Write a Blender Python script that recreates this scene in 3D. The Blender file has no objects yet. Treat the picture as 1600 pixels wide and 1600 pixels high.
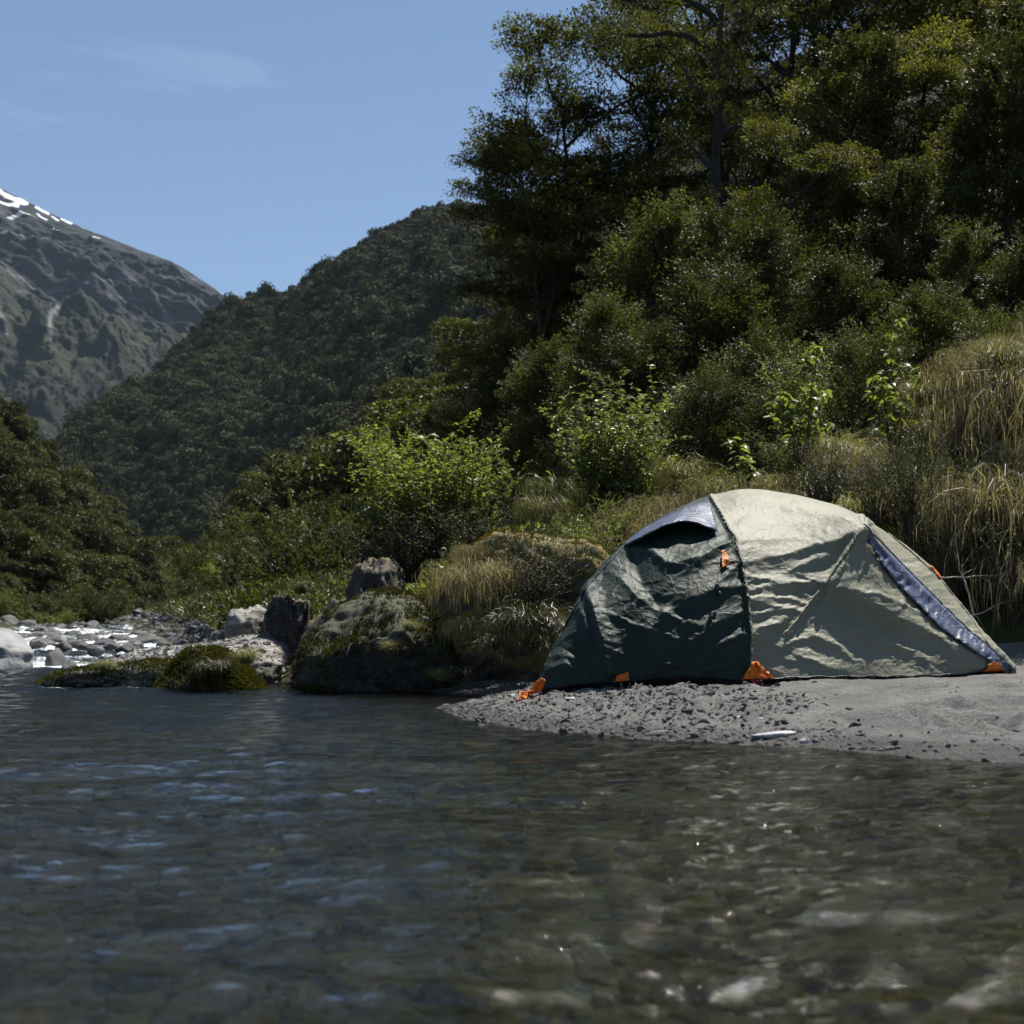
import bpy, math, random
import numpy as np
from mathutils import Vector, Matrix
from mathutils.bvhtree import BVHTree

random.seed(7)
rng = np.random.default_rng(7)
scene = bpy.context.scene
COL = scene.collection

# ------------------------------------------------------------------ camera
FPX = 2330.0           # focal length in photo pixels (photo 1600 x 1600)
CAMH = 0.35            # lens just above the river
HOR = 1000.0           # photo row of the horizon
cam_d = bpy.data.cameras.new("camera")
cam = bpy.data.objects.new("camera", cam_d)
COL.objects.link(cam)
cam.location = (0, 0, CAMH)
cam.rotation_euler = (math.radians(90), 0, 0)
cam_d.sensor_width = 24.0
cam_d.lens = 24.0 * FPX / 1600.0
cam_d.shift_y = (HOR - 800.0) / 1600.0
cam_d.clip_start = 0.05
cam_d.clip_end = 20000
cam_d.dof.use_dof = True
cam_d.dof.focus_distance = 8.0
cam_d.dof.aperture_fstop = 4.5
scene.camera = cam

# ------------------------------------------------------------------ light
SUN_EL, SUN_AZ = math.radians(63), math.radians(34)     # azimuth from +Y towards +X
sd = Vector((math.sin(SUN_AZ) * math.cos(SUN_EL), math.cos(SUN_AZ) * math.cos(SUN_EL), math.sin(SUN_EL)))
sun_d = bpy.data.lights.new("sun", 'SUN')
sun_d.energy = 5.0
sun_d.angle = math.radians(0.53)
sun_d.color = (1.0, 0.95, 0.87)
sun = bpy.data.objects.new("sun", sun_d)
COL.objects.link(sun)
sun.rotation_euler = sd.to_track_quat('Z', 'Y').to_euler()
sun.location = (10, 10, 60)

world = bpy.data.worlds.new("World")
scene.world = world
world.use_nodes = True
wn, wl = world.node_tree.nodes, world.node_tree.links
wn.clear()
sky = wn.new("ShaderNodeTexSky")
sky.sky_type = 'NISHITA'
sky.sun_disc = False
sky.sun_elevation = SUN_EL
sky.sun_rotation = SUN_AZ
sky.air_density = 1.0
sky.dust_density = 0.25
sky.ozone_density = 4.5
bg = wn.new("ShaderNodeBackground")
bg.inputs[1].default_value = 0.060
wo = wn.new("ShaderNodeOutputWorld")
# thin wisps of high cloud
tc = wn.new("ShaderNodeTexCoord")
mp = wn.new("ShaderNodeMapping"); mp.inputs['Scale'].default_value = (2.2, 1.0, 9.0); mp.inputs['Rotation'].default_value = (0.1, 0.55, 0.2)
nz = wn.new("ShaderNodeTexNoise"); nz.inputs['Scale'].default_value = 2.1; nz.inputs['Detail'].default_value = 7; nz.inputs['Roughness'].default_value = 0.62; nz.inputs['Distortion'].default_value = 0.6
rp = wn.new("ShaderNodeValToRGB"); rp.color_ramp.elements[0].position = 0.60; rp.color_ramp.elements[1].position = 0.95
rp.color_ramp.elements[0].color = (0, 0, 0, 1); rp.color_ramp.elements[1].color = (0.17, 0.17, 0.17, 1)
mx = wn.new("ShaderNodeMixRGB"); mx.inputs['Color2'].default_value = (13.0, 13.4, 14.0, 1)
wl.new(tc.outputs['Generated'], mp.inputs['Vector']); wl.new(mp.outputs[0], nz.inputs['Vector'])
wl.new(nz.outputs['Fac'], rp.inputs[0]); wl.new(rp.outputs[0], mx.inputs['Fac'])
wl.new(sky.outputs[0], mx.inputs['Color1']); wl.new(mx.outputs[0], bg.inputs[0]); wl.new(bg.outputs[0], wo.inputs[0])

scene.view_settings.view_transform = 'Standard'
scene.view_settings.look = 'None'
scene.view_settings.exposure = 0.82
scene.view_settings.gamma = 1.0
scene.view_settings.use_curve_mapping = False
cy = scene.cycles
cy.use_denoising = True
cy.max_bounces = 7
cy.diffuse_bounces = 2
cy.glossy_bounces = 3
cy.transmission_bounces = 4
cy.transparent_max_bounces = 10
cy.volume_bounces = 0
cy.sample_clamp_indirect = 4.0
cy.caustics_reflective = False
cy.caustics_refractive = True

# ------------------------------------------------------------------ helpers
def W(px, py, d):
    """photo pixel + distance -> world point (used at design time to survey the place)"""
    return np.array(((px - 800.0) / FPX * d, d, CAMH + (HOR - py) / FPX * d))

def mesh_from(name, V, F, mats, smooth=False, mi=None):
    V = np.ascontiguousarray(V, dtype=np.float32); F = np.ascontiguousarray(F, dtype=np.int32)
    me = bpy.data.meshes.new(name)
    k = F.shape[1]
    me.vertices.add(len(V)); me.vertices.foreach_set("co", V.ravel())
    me.loops.add(F.size); me.loops.foreach_set("vertex_index", F.ravel())
    me.polygons.add(len(F))
    me.polygons.foreach_set("loop_start", np.arange(0, F.size, k, dtype=np.int32))
    if mats is not None:
        for m in (mats if isinstance(mats, (list, tuple)) else [mats]): me.materials.append(m)
    if mi is not None: me.polygons.foreach_set("material_index", np.asarray(mi, dtype=np.int32))
    me.polygons.foreach_set("use_smooth", np.full(len(F), smooth, dtype=bool))
    me.update(calc_edges=True)
    return me

def put(name, me, parent=None, loc=(0, 0, 0), rot=(0, 0, 0), scl=(1, 1, 1), link=True):
    o = bpy.data.objects.new(name, me)
    if link: COL.objects.link(o)
    o.location = loc; o.rotation_euler = rot
    o.scale = scl if hasattr(scl, '__len__') else (scl, scl, scl)
    if parent is not None: o.parent = parent
    return o

def tag(o, label=None, cat=None, group=None, kind=None):
    if label: o['label'] = label
    if cat: o['category'] = cat
    if group: o['group'] = group
    if kind: o['kind'] = kind
    return o

def empty(name, loc=(0, 0, 0), rot=(0, 0, 0), scl=1.0):
    o = put(name, None, None, loc, rot, scl)
    o.empty_display_size = 0.1
    return o

def grid_faces(nr, nc):
    i = np.arange(nr - 1)[:, None] * nc + np.arange(nc - 1)[None, :]
    return np.stack([i, i + 1, i + nc + 1, i + nc], -1).reshape(-1, 4)

# gradient noise -----------------------------------------------------
_perm = np.random.default_rng(11).permutation(256); _perm = np.concatenate([_perm, _perm, _perm])
_g = np.random.default_rng(12).normal(size=(256, 3)); _g /= np.linalg.norm(_g, axis=1)[:, None]
def pn(x, y, z=0.0):
    x = np.asarray(x, float); y = np.asarray(y, float); z = np.asarray(z, float)
    x, y, z = np.broadcast_arrays(x, y, z)
    xi, yi, zi = np.floor(x).astype(int), np.floor(y).astype(int), np.floor(z).astype(int)
    xf, yf, zf = x - xi, y - yi, z - zi
    xi &= 255; yi &= 255; zi &= 255
    u, v, w = [t * t * t * (t * (t * 6 - 15) + 10) for t in (xf, yf, zf)]
    def g(a, b, c):
        h = _perm[_perm[_perm[(xi + a)] + yi + b] + zi + c]
        G = _g[h]
        return G[..., 0] * (xf - a) + G[..., 1] * (yf - b) + G[..., 2] * (zf - c)
    l = lambda a, b, t: a + (b - a) * t
    return 1.5 * l(l(l(g(0, 0, 0), g(1, 0, 0), u), l(g(0, 1, 0), g(1, 1, 0), u), v),
             l(l(g(0, 0, 1), g(1, 0, 1), u), l(g(0, 1, 1), g(1, 1, 1), u), v), w)
def fbm(x, y, z=0.0, o=4, gain=0.5, lac=2.03):
    s, a = 0.0, 1.0
    for k in range(o):
        s = s + a * pn(x, y, z); a *= gain
        x = x * lac + 17.1; y = y * lac + 3.7; z = np.asarray(z) * lac + 9.2
    return s
def ridged(x, y, z=0.0, o=4, gain=0.5):
    s, a = 0.0, 1.0
    for k in range(o):
        s = s + a * (1 - 2 * np.abs(pn(x, y, z))); a *= gain
        x = x * 2.07 + 5.1; y = y * 2.07 + 1.7; z = np.asarray(z) * 2.07 + 2.2
    return s
def sstep(a, b, x):
    t = np.clip((np.asarray(x, float) - a) / (b - a), 0, 1)
    return t * t * (3 - 2 * t)

# ------------------------------------------------------------------ materials
def mat_new(name):
    m = bpy.data.materials.new(name); m.use_nodes = True
    nt = m.node_tree; nt.nodes.clear()
    out = nt.nodes.new("ShaderNodeOutputMaterial")
    return m, nt, out
def N(nt, typ, **kw):
    n = nt.nodes.new(typ)
    for k, v in kw.items():
        if k.startswith('_'): setattr(n, k[1:], v)
        else:
            key = int(k[1:]) if k[0] == 'i' and k[1:].isdigit() else k.replace('__', ' ')
            n.inputs[key].default_value = v
    return n
def ramp(nt, stops):
    r = nt.nodes.new("ShaderNodeValToRGB"); e = r.color_ramp.elements
    while len(e) < len(stops): e.new(0.5)
    for k, (p, c) in enumerate(stops):
        e[k].position = p; e[k].color = (c[0], c[1], c[2], 1) if hasattr(c, '__len__') else (c, c, c, 1)
    return r
def L(nt, a, b): nt.links.new(a, b)

def mat_leaf(name, cols, trans=0.3, rough=0.42, spec=0.35, tcol=None, obj_var=0.35):
    m, nt, out = mat_new(name)
    geo = N(nt, "ShaderNodeNewGeometry")
    oi = N(nt, "ShaderNodeObjectInfo")
    r = ramp(nt, [(k / max(1, len(cols) - 1), c) for k, c in enumerate(cols)])
    L(nt, geo.outputs['Random Per Island'], r.inputs[0])
    mr = N(nt, "ShaderNodeMapRange", i3=1 - obj_var, i4=1 + obj_var)
    L(nt, oi.outputs['Random'], mr.inputs[0])
    # patches of older and younger growth
    tcn = N(nt, "ShaderNodeTexCoord"); nzn = N(nt, "ShaderNodeTexNoise", Scale=0.9, Detail=3.0)
    L(nt, tcn.outputs['Object'], nzn.inputs['Vector'])
    mr2 = N(nt, "ShaderNodeMapRange", i1=0.3, i2=0.7, i3=0.7, i4=1.4); L(nt, nzn.outputs['Fac'], mr2.inputs[0])
    mm = N(nt, "ShaderNodeMath", _operation='MULTIPLY'); L(nt, mr.outputs[0], mm.inputs[0]); L(nt, mr2.outputs[0], mm.inputs[1])
    hsv = N(nt, "ShaderNodeHueSaturation"); L(nt, r.outputs[0], hsv.inputs['Color']); L(nt, mm.outputs[0], hsv.inputs['Value'])
    b = N(nt, "ShaderNodeBsdfPrincipled", Roughness=rough)
    b.inputs['Specular IOR Level'].default_value = spec
    L(nt, hsv.outputs[0], b.inputs['Base Color'])
    t = N(nt, "ShaderNodeBsdfTranslucent")
    tm = N(nt, "ShaderNodeMixRGB", _blend_type='MULTIPLY', Fac=1.0); tm.inputs['Color2'].default_value = (*(tcol or (1.4, 1.45, 0.65)), 1)
    L(nt, hsv.outputs[0], tm.inputs['Color1']); L(nt, tm.outputs[0], t.inputs[0])
    mx = N(nt, "ShaderNodeMixShader", Fac=trans)
    L(nt, b.outputs[0], mx.inputs[1]); L(nt, t.outputs[0], mx.inputs[2]); L(nt, mx.outputs[0], out.inputs[0])
    return m

def mat_bark(name, c1, c2, moss=(0.03, 0.04, 0.01)):
    m, nt, out = mat_new(name)
    tcn = N(nt, "ShaderNodeTexCoord"); mp = N(nt, "ShaderNodeMapping"); mp.inputs['Scale'].default_value = (1, 1, 0.25)
    nz = N(nt, "ShaderNodeTexNoise", Scale=9.0, Detail=6.0); L(nt, tcn.outputs['Object'], mp.inputs[0]); L(nt, mp.outputs[0], nz.inputs['Vector'])
    r = ramp(nt, [(0.3, c1), (0.55, c2), (0.72, moss)]); L(nt, nz.outputs['Fac'], r.inputs[0])
    b = N(nt, "ShaderNodeBsdfPrincipled", Roughness=0.9); L(nt, r.outputs[0], b.inputs['Base Color'])
    bp = N(nt, "ShaderNodeBump", Strength=0.8, Distance=0.03); L(nt, nz.outputs['Fac'], bp.inputs['Height']); L(nt, bp.outputs[0], b.inputs['Normal'])
    L(nt, b.outputs[0], out.inputs[0])
    return m

def mat_rock(name, c1, c2, c3, moss_amt=0.5, moss_cols=((0.05, 0.06, 0.012), (0.11, 0.10, 0.02)), scale=3.0, lichen=0.15, strata=False):
    m, nt, out = mat_new(name)
    tcn = N(nt, "ShaderNodeTexCoord"); geo = N(nt, "ShaderNodeNewGeometry")
    mp = N(nt, "ShaderNodeMapping")
    if strata: mp.inputs['Scale'].default_value = (1, 1, 5); mp.inputs['Rotation'].default_value = (0.1, 0.35, 0)
    L(nt, tcn.outputs['Object'], mp.inputs[0])
    nz = N(nt, "ShaderNodeTexNoise", Scale=scale, Detail=10.0, Roughness=0.62); L(nt, mp.outputs[0], nz.inputs['Vector'])
    r = ramp(nt, [(0.3, c1), (0.5, c2), (0.7, c3)]); L(nt, nz.outputs['Fac'], r.inputs[0])
    vz = N(nt, "ShaderNodeTexNoise", Scale=scale * 9, Detail=5.0); L(nt, tcn.outputs['Object'], vz.inputs['Vector'])
    lr = ramp(nt, [(0.58, 0.0), (0.66, lichen)]); L(nt, vz.outputs['Fac'], lr.inputs[0])
    lm = N(nt, "ShaderNodeMixRGB"); lm.inputs['Color2'].default_value = (0.42, 0.41, 0.36, 1)
    L(nt, lr.outputs[0], lm.inputs['Fac']); L(nt, r.outputs[0], lm.inputs['Color1'])
    # moss on surfaces that face up
    sep = N(nt, "ShaderNodeSeparateXYZ"); L(nt, geo.outputs['Normal'], sep.inputs[0])
    mn = N(nt, "ShaderNodeTexNoise", Scale=2.2, Detail=8.0, Roughness=0.7); L(nt, tcn.outputs['Object'], mn.inputs['Vector'])
    ma = N(nt, "ShaderNodeMath", _operation='MULTIPLY_ADD', i1=0.45, i2=moss_amt - 0.75); L(nt, sep.outputs[2], ma.inputs[0])
    mb = N(nt, "ShaderNodeMath", _operation='ADD'); L(nt, ma.outputs[0], mb.inputs[0]); L(nt, mn.outputs['Fac'], mb.inputs[1])
    mr = ramp(nt, [(0.46, 0.0), (0.56, 1.0)]); L(nt, mb.outputs[0], mr.inputs[0])
    mc = N(nt, "ShaderNodeTexNoise", Scale=7.0, Detail=6.0); L(nt, tcn.outputs['Object'], mc.inputs['Vector'])
    mcr = ramp(nt, [(0.35, moss_cols[0]), (0.65, moss_cols[1])]); L(nt, mc.outputs['Fac'], mcr.inputs[0])
    fin = N(nt, "ShaderNodeMixRGB"); L(nt, mr.outputs[0], fin.inputs['Fac']); L(nt, lm.outputs[0], fin.inputs['Color1']); L(nt, mcr.outputs[0], fin.inputs['Color2'])
    b = N(nt, "ShaderNodeBsdfPrincipled", Roughness=0.8); L(nt, fin.outputs[0], b.inputs['Base Color'])
    bp = N(nt, "ShaderNodeBump", Strength=0.75, Distance=0.04); L(nt, nz.outputs['Fac'], bp.inputs['Height'])
    bp2 = N(nt, "ShaderNodeBump", Strength=0.6, Distance=0.012); L(nt, vz.outputs['Fac'], bp2.inputs['Height']); L(nt, bp.outputs[0], bp2.inputs['Normal'])
    L(nt, bp2.outputs[0], b.inputs['Normal']); L(nt, b.outputs[0], out.inputs[0])
    return m

def mat_plain(name, col, rough=0.6, noise=0.15, nscale=40, bump=0.0, metallic=0.0, spec=0.5):
    m, nt, out = mat_new(name)
    tcn = N(nt, "ShaderNodeTexCoord"); nz = N(nt, "ShaderNodeTexNoise", Scale=float(nscale), Detail=4.0); L(nt, tcn.outputs['Object'], nz.inputs['Vector'])
    r = ramp(nt, [(0.3, [c * (1 - noise) for c in col]), (0.7, [min(1, c * (1 + noise)) for c in col])]); L(nt, nz.outputs['Fac'], r.inputs[0])
    b = N(nt, "ShaderNodeBsdfPrincipled", Roughness=rough, Metallic=metallic); b.inputs['Specular IOR Level'].default_value = spec
    L(nt, r.outputs[0], b.inputs['Base Color'])
    if bump:
        bp = N(nt, "ShaderNodeBump", Strength=bump, Distance=0.01); L(nt, nz.outputs['Fac'], bp.inputs['Height']); L(nt, bp.outputs[0], b.inputs['Normal'])
    L(nt, b.outputs[0], out.inputs[0])
    return m

# ------------------------------------------------------------------ terrain
SHORE = np.array([(9, -8), (6, -3), (3.6, 1.6), (2.3, 3.2), (1.49, 4.34), (1.19, 4.63), (.937, 4.85), (.656, 5.1), (.35, 5.44), (.123, 5.74),
                  (-.168, 6.52), (-.40, 7.7), (-.22, 8.25), (-.12, 9.0), (-.22, 9.6), (-.75, 10.25), (-1.5, 10.7), (-2.3, 12), (-3.4, 16), (-4.6, 20), (-8.3, 35),
                  (-14, 55), (-26, 95), (-60, 180), (-120, 400)])
LEFT = np.array([(-110, 400), (-68, 180), (-33, 95), (-20.5, 60), (-13.6, 40), (-10.5, 25), (-9.5, 17), (-12, 8), (-16, -8)])
RIVER = np.vstack([SHORE, LEFT])
def seg_dist(x, y, P, closed=False):
    d = np.full(x.shape, 1e9)
    n = len(P)
    for i in range(n if closed else n - 1):
        a, b = P[i], P[(i + 1) % n]; ab = b - a; L2 = (ab ** 2).sum()
        t = np.clip(((x - a[0]) * ab[0] + (y - a[1]) * ab[1]) / L2, 0, 1)
        d = np.minimum(d, np.hypot(x - a[0] - t * ab[0], y - a[1] - t * ab[1]))
    return d
def in_poly(x, y, P):
    c = np.zeros(x.shape, bool); n = len(P); j = n - 1
    for i in range(n):
        xi, yi, xj, yj = P[i][0], P[i][1], P[j][0], P[j][1]
        if yi != yj:
            c ^= ((yi > y) != (yj > y)) & (x < (xj - xi) * (y - yi) / (yj - yi) + xi)
        j = i
    return c
def gz(x, y, detail=True):
    """height of the ground"""
    x = np.asarray(x, float); y = np.asarray(y, float); x, y = np.broadcast_arrays(x, y)
    xo, yo = x, y; near_ = sstep(12, 9, y)
    x = x + near_ * (.07 * pn(xo * 2.4, yo * 2.4, 21.0) + .035 * pn(xo * 8, yo * 8, 22.0)); y = y + near_ * (.10 * pn(xo * 2.0, yo * 2.4, 23.0) + .05 * pn(xo * 8, yo * 8, 24.0))
    s = seg_dist(x, y, RIVER, True)
    ins = in_poly(x, y, RIVER)
    x, y = xo, yo
    rise = 0.0225 * np.clip(y - 17, 0, 60)
    wet = -np.minimum(0.34, 0.16 * s + 0.10 * (1 - np.exp(-s / 0.4))) + 0.05 * pn(x * .9, y * .9) * np.minimum(1, s)
    sand = 0.032 * (1 - np.exp(-s / 0.40)) + 0.165 * (1 - np.exp(-s / 2.2)) + 0.02 * fbm(x * 1.3, y * 1.3, 3.0, 3) * np.minimum(1, s / .8)
    bank = 0.40 * sstep(0, 1.0, s) + 0.15 * np.clip(s - 0.8, 0, 60) + 0.20 * fbm(x * .35, y * .35, 1.0, 3) * sstep(0.5, 4, s)
    bank = np.minimum(bank, 9 - 7.5 * sstep(48, 75, y))
    edge = 10.15 - 0.12 * np.clip(x - 1.2, 0, 3)           # the bank starts just behind the tent
    t = sstep(0, 1.7, y - edge)
    right = sstep(-0.75, -0.35, x)
    extra = (0.15 * t + 0.06 * np.clip(x - 1.5, 0, 4) * t + .15 * sstep(11, 13, y)) * (x > -1) * np.clip((x + 1) / 1.0, 0, 1)
    land = np.where(y < 9.2, sand, sand * (1 - t) + (bank + extra) * t)
    landleft = bank
    land = np.where(y > edge - .01, land * right + np.maximum(landleft, 0.0) * (1 - right), land)
    z = np.where(ins, wet, land)
    return z + rise
BVHS = []
def ground_at(x, y):
    z = float(gz(np.array([x]), np.array([y]))[0])
    for b in BVHS:
        h = b.ray_cast(Vector((x, y, 3000)), Vector((0, 0, -1)))
        if h[0] is not None: z = max(z, h[0].z)
    return z

# ground materials
def mat_ground():
    m, nt, out = mat_new("forest_soil")
    tcn = N(nt, "ShaderNodeTexCoord")
    nz = N(nt, "ShaderNodeTexNoise", Scale=1.4, Detail=10.0, Roughness=.65); L(nt, tcn.outputs['Object'], nz.inputs['Vector'])
    r = ramp(nt, [(0.3, (0.018, 0.015, 0.01)), (0.5, (0.035, 0.034, 0.015)), (0.7, (0.045, 0.055, 0.018))]); L(nt, nz.outputs['Fac'], r.inputs[0])
    b = N(nt, "ShaderNodeBsdfPrincipled", Roughness=0.95); b.inputs['Specular IOR Level'].default_value = .1; L(nt, r.outputs[0], b.inputs['Base Color'])
    bp = N(nt, "ShaderNodeBump", Strength=1.0, Distance=0.08); L(nt, nz.outputs['Fac'], bp.inputs['Height']); L(nt, bp.outputs[0], b.inputs['Normal'])
    L(nt, b.outputs[0], out.inputs[0]); return m
def mat_bed():
    m, nt, out = mat_new("riverbed_silt")
    tcn = N(nt, "ShaderNodeTexCoord")
    nz = N(nt, "ShaderNodeTexNoise", Scale=2.5, Detail=9.0, Roughness=.7); L(nt, tcn.outputs['Object'], nz.inputs['Vector'])
    vo = N(nt, "ShaderNodeTexVoronoi", Scale=14.0); L(nt, tcn.outputs['Object'], vo.inputs['Vector'])
    r = ramp(nt, [(0.3, (0.012, 0.012, 0.007)), (0.5, (0.03, 0.028, 0.015)), (0.7, (0.07, 0.068, 0.034))]); L(nt, nz.outputs['Fac'], r.inputs[0])
    mm = N(nt, "ShaderNodeMixRGB", _blend_type='MULTIPLY', Fac=0.6); L(nt, r.outputs[0], mm.inputs['Color1']); L(nt, vo.outputs['Color'], mm.inputs['Color2'])
    b = N(nt, "ShaderNodeBsdfPrincipled", Roughness=0.8); L(nt, mm.outputs[0], b.inputs['Base Color'])
    bp = N(nt, "ShaderNodeBump", Strength=.6, Distance=0.03); L(nt, vo.outputs['Distance'], bp.inputs['Height']); L(nt, bp.outputs[0], b.inputs['Normal'])
    L(nt, b.outputs[0], out.inputs[0]); return m
M_SOIL, M_BED = mat_ground(), mat_bed()

ys = np.concatenate([np.linspace(-40, 0, 12)[:-1], np.linspace(0, 16, 180)[:-1], 16 * np.exp(np.linspace(0, math.log(9000 / 16), 170))])
tx = np.linspace(-1, 1, 221)
xs = np.sinh(tx * 7.2) / math.sinh(7.2) * 6000 * 1.0
xs = np.sign(tx) * (np.abs(tx) * 9 + (np.abs(tx) ** 9) * 6000)
X, Y = np.meshgrid(xs, ys)
Z = gz(X, Y)
sandzone = sstep(0, .15, X - 0.0) * 0
inside = in_poly(X, Y, RIVER)
box = (X > -0.75) & (X < 4.4) & (Y > 3.0) & (Y < 10.4)
Z = np.where(box & ~inside, Z - 0.06 * np.clip(np.minimum(np.minimum(X + .75, 4.4 - X), np.minimum(Y - 3.0, 10.4 - Y)) / .3, 0, 1), Z)
F = grid_faces(*X.shape)
mi = inside.ravel()[F].all(1).astype(int)
g_me = mesh_from("ground", np.stack([X, Y, Z], -1).reshape(-1, 3), F, [M_SOIL, M_BED], True, mi)
tag(put("ground", g_me), kind='structure')

# ------------------------------------------------------------------ sandbar
def mat_sand():
    m, nt, out = mat_new("grey_river_sand")
    tcn = N(nt, "ShaderNodeTexCoord"); geo = N(nt, "ShaderNodeNewGeometry")
    nz = N(nt, "ShaderNodeTexNoise", Scale=3.0, Detail=8.0, Roughness=.65); L(nt, tcn.outputs['Object'], nz.inputs['Vector'])
    gr = N(nt, "ShaderNodeTexNoise", Scale=230.0, Detail=3.0, Roughness=.8); L(nt, tcn.outputs['Object'], gr.inputs['Vector'])
    r = ramp(nt, [(0.3, (0.11, 0.107, 0.10)), (0.5, (0.175, 0.17, 0.158)), (0.7, (0.25, 0.243, 0.226))]); L(nt, nz.outputs['Fac'], r.inputs[0])
    r2 = ramp(nt, [(0.38, 0.35), (0.5, 0.9), (0.62, 1.5)]); L(nt, gr.outputs['Fac'], r2.inputs[0])
    mm = N(nt, "ShaderNodeMixRGB", _blend_type='MULTIPLY', Fac=1.0); L(nt, r.outputs[0], mm.inputs['Color1']); L(nt, r2.outputs[0], mm.inputs['Color2'])
    # wet, darker and glossier near the waterline
    sep = N(nt, "ShaderNodeSeparateXYZ"); L(nt, geo.outputs['Position'], sep.inputs[0])
    wet = N(nt, "ShaderNodeMapRange", i1=0.022, i2=0.062, i3=1.0, i4=0.0); L(nt, sep.outputs[2], wet.inputs[0])
    dk = N(nt, "ShaderNodeMixRGB", _blend_type='MULTIPLY'); dk.inputs['Color2'].default_value = (0.42, 0.41, 0.38, 1)
    L(nt, wet.outputs[0], dk.inputs['Fac']); L(nt, mm.outputs[0], dk.inputs['Color1'])
    ro = N(nt, "ShaderNodeMapRange", i1=0.0, i2=1.0, i3=0.85, i4=0.3); L(nt, wet.outputs[0], ro.inputs[0])
    b = N(nt, "ShaderNodeBsdfPrincipled"); L(nt, dk.outputs[0], b.inputs['Base Color']); L(nt, ro.outputs[0], b.inputs['Roughness'])
    bp = N(nt, "ShaderNodeBump", Strength=1.0, Distance=0.006); L(nt, gr.outputs['Fac'], bp.inputs['Height'])
    n3 = N(nt, "ShaderNodeTexNoise", Scale=38.0, Detail=6.0, Roughness=.7); L(nt, tcn.outputs['Object'], n3.inputs['Vector'])
    bp2 = N(nt, "ShaderNodeBump", Strength=1.0, Distance=0.028); L(nt, n3.outputs['Fac'], bp2.inputs['Height']); L(nt, bp.outputs[0], bp2.inputs['Normal'])
    L(nt, bp2.outputs[0], b.inputs['Normal']); L(nt, b.outputs[0], out.inputs[0]); return m
M_SAND = mat_sand()
HOLES = [(1470, 1110, .10, .022), (1395, 1128, .13, .026), (1350, 1133, .10, .018), (1525, 1135, .12, .030), (1500, 1142, .08, .02), (1570, 1100, .12, .022),
         (1445, 1078, .09, .014), (1560, 1075, .09, .014), (1590, 1140, .10, .02), (1545, 1082, .07, .012)]
def ground_px(px, py):
    """ground point on the sandbar seen at a photo pixel"""
    d = np.linspace(3.2, 12, 1200); x = (px - 800) / FPX * d; z = CAMH + (HOR - py) / FPX * d
    g = gz(x, d); k = int(np.argmax(z < g)); return x[k], d[k], g[k]
def gravel_mask(x, y):
    return sstep(0.15, -0.25, (x - 1.15) * .8 + (y - 6.2) * -.12 + 0.35 * pn(x * 1.5, y * 1.5, 8.0))
def sand_z(x, y):
    z = gz(x, y)
    gm = gravel_mask(x, y)
    lump = 0.020 * fbm(x * 5.5, y * 5.5, 5.0, 4, .6) + 0.010 * (ridged(x * 13, y * 13, 5.0, 4, .6) - .6) * gm + .013 * ridged(x * 3.2, y * 6, 8.0, 4) * (1 - gm)
    z = z + (lump * (0.45 + 0.9 * gm)) * sstep(0.0, 0.05, z)
    for (hx, hy, r, a) in HP:
        q = ((x - hx) / r) ** 2 + ((y - hy) / (r * 1.3)) ** 2
        n = 1 + .6 * pn(x * 22, y * 22, 2.0)
        z = z - a * 1.5 * n * np.exp(-q ** 2) + a * .7 * n * np.exp(-((np.sqrt(q) - 1.3) / .35) ** 2)
    return z
HP = []
for (hx, hy, r, a) in HOLES:
    p = ground_px(hx, hy); HP.append((p[0], p[1], r, a))
sx = np.arange(-0.75, 4.4, 0.019); sy = np.arange(3.0, 10.4, 0.022)
X, Y = np.meshgrid(sx, sy); Z = sand_z(X, Y)
F = grid_faces(*X.shape); keep = (Z.ravel()[F].max(1) > -0.05)
s_me = mesh_from("sandbar", np.stack([X, Y, Z], -1).reshape(-1, 3), F[keep], M_SAND, True)
tag(put("sandbar", s_me), kind='structure')

# ------------------------------------------------------------------ hills and mountain
def herm(P, t_new, knots=None, axis=0):
    """smooth curve through rows of P (n,...)"""
    P = np.asarray(P, float); n = len(P)
    k = np.arange(n, dtype=float) if knots is None else np.asarray(knots, float)
    sl = (P[1:] - P[:-1]) / (k[1:] - k[:-1]).reshape(-1, *([1] * (P.ndim - 1)))
    m = np.empty_like(P); m[0] = sl[0]; m[-1] = sl[-1]
    h0 = (k[1:-1] - k[:-2]).reshape(-1, *([1] * (P.ndim - 1))); h1 = (k[2:] - k[1:-1]).reshape(-1, *([1] * (P.ndim - 1)))
    m[1:-1] = (sl[:-1] * h1 + sl[1:] * h0) / (h0 + h1)
    i = np.clip(np.searchsorted(k, t_new, side='right') - 1, 0, n - 2)
    h = (k[i + 1] - k[i]); t = (t_new - k[i]) / h
    sh = (-1, *([1] * (P.ndim - 1))); h = h.reshape(sh); t = t.reshape(sh)
    return (2 * t**3 - 3 * t**2 + 1) * P[i] + (t**3 - 2 * t**2 + t) * h * m[i] + (-2 * t**3 + 3 * t**2) * P[i + 1] + (t**3 - t**2) * h * m[i + 1]

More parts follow.
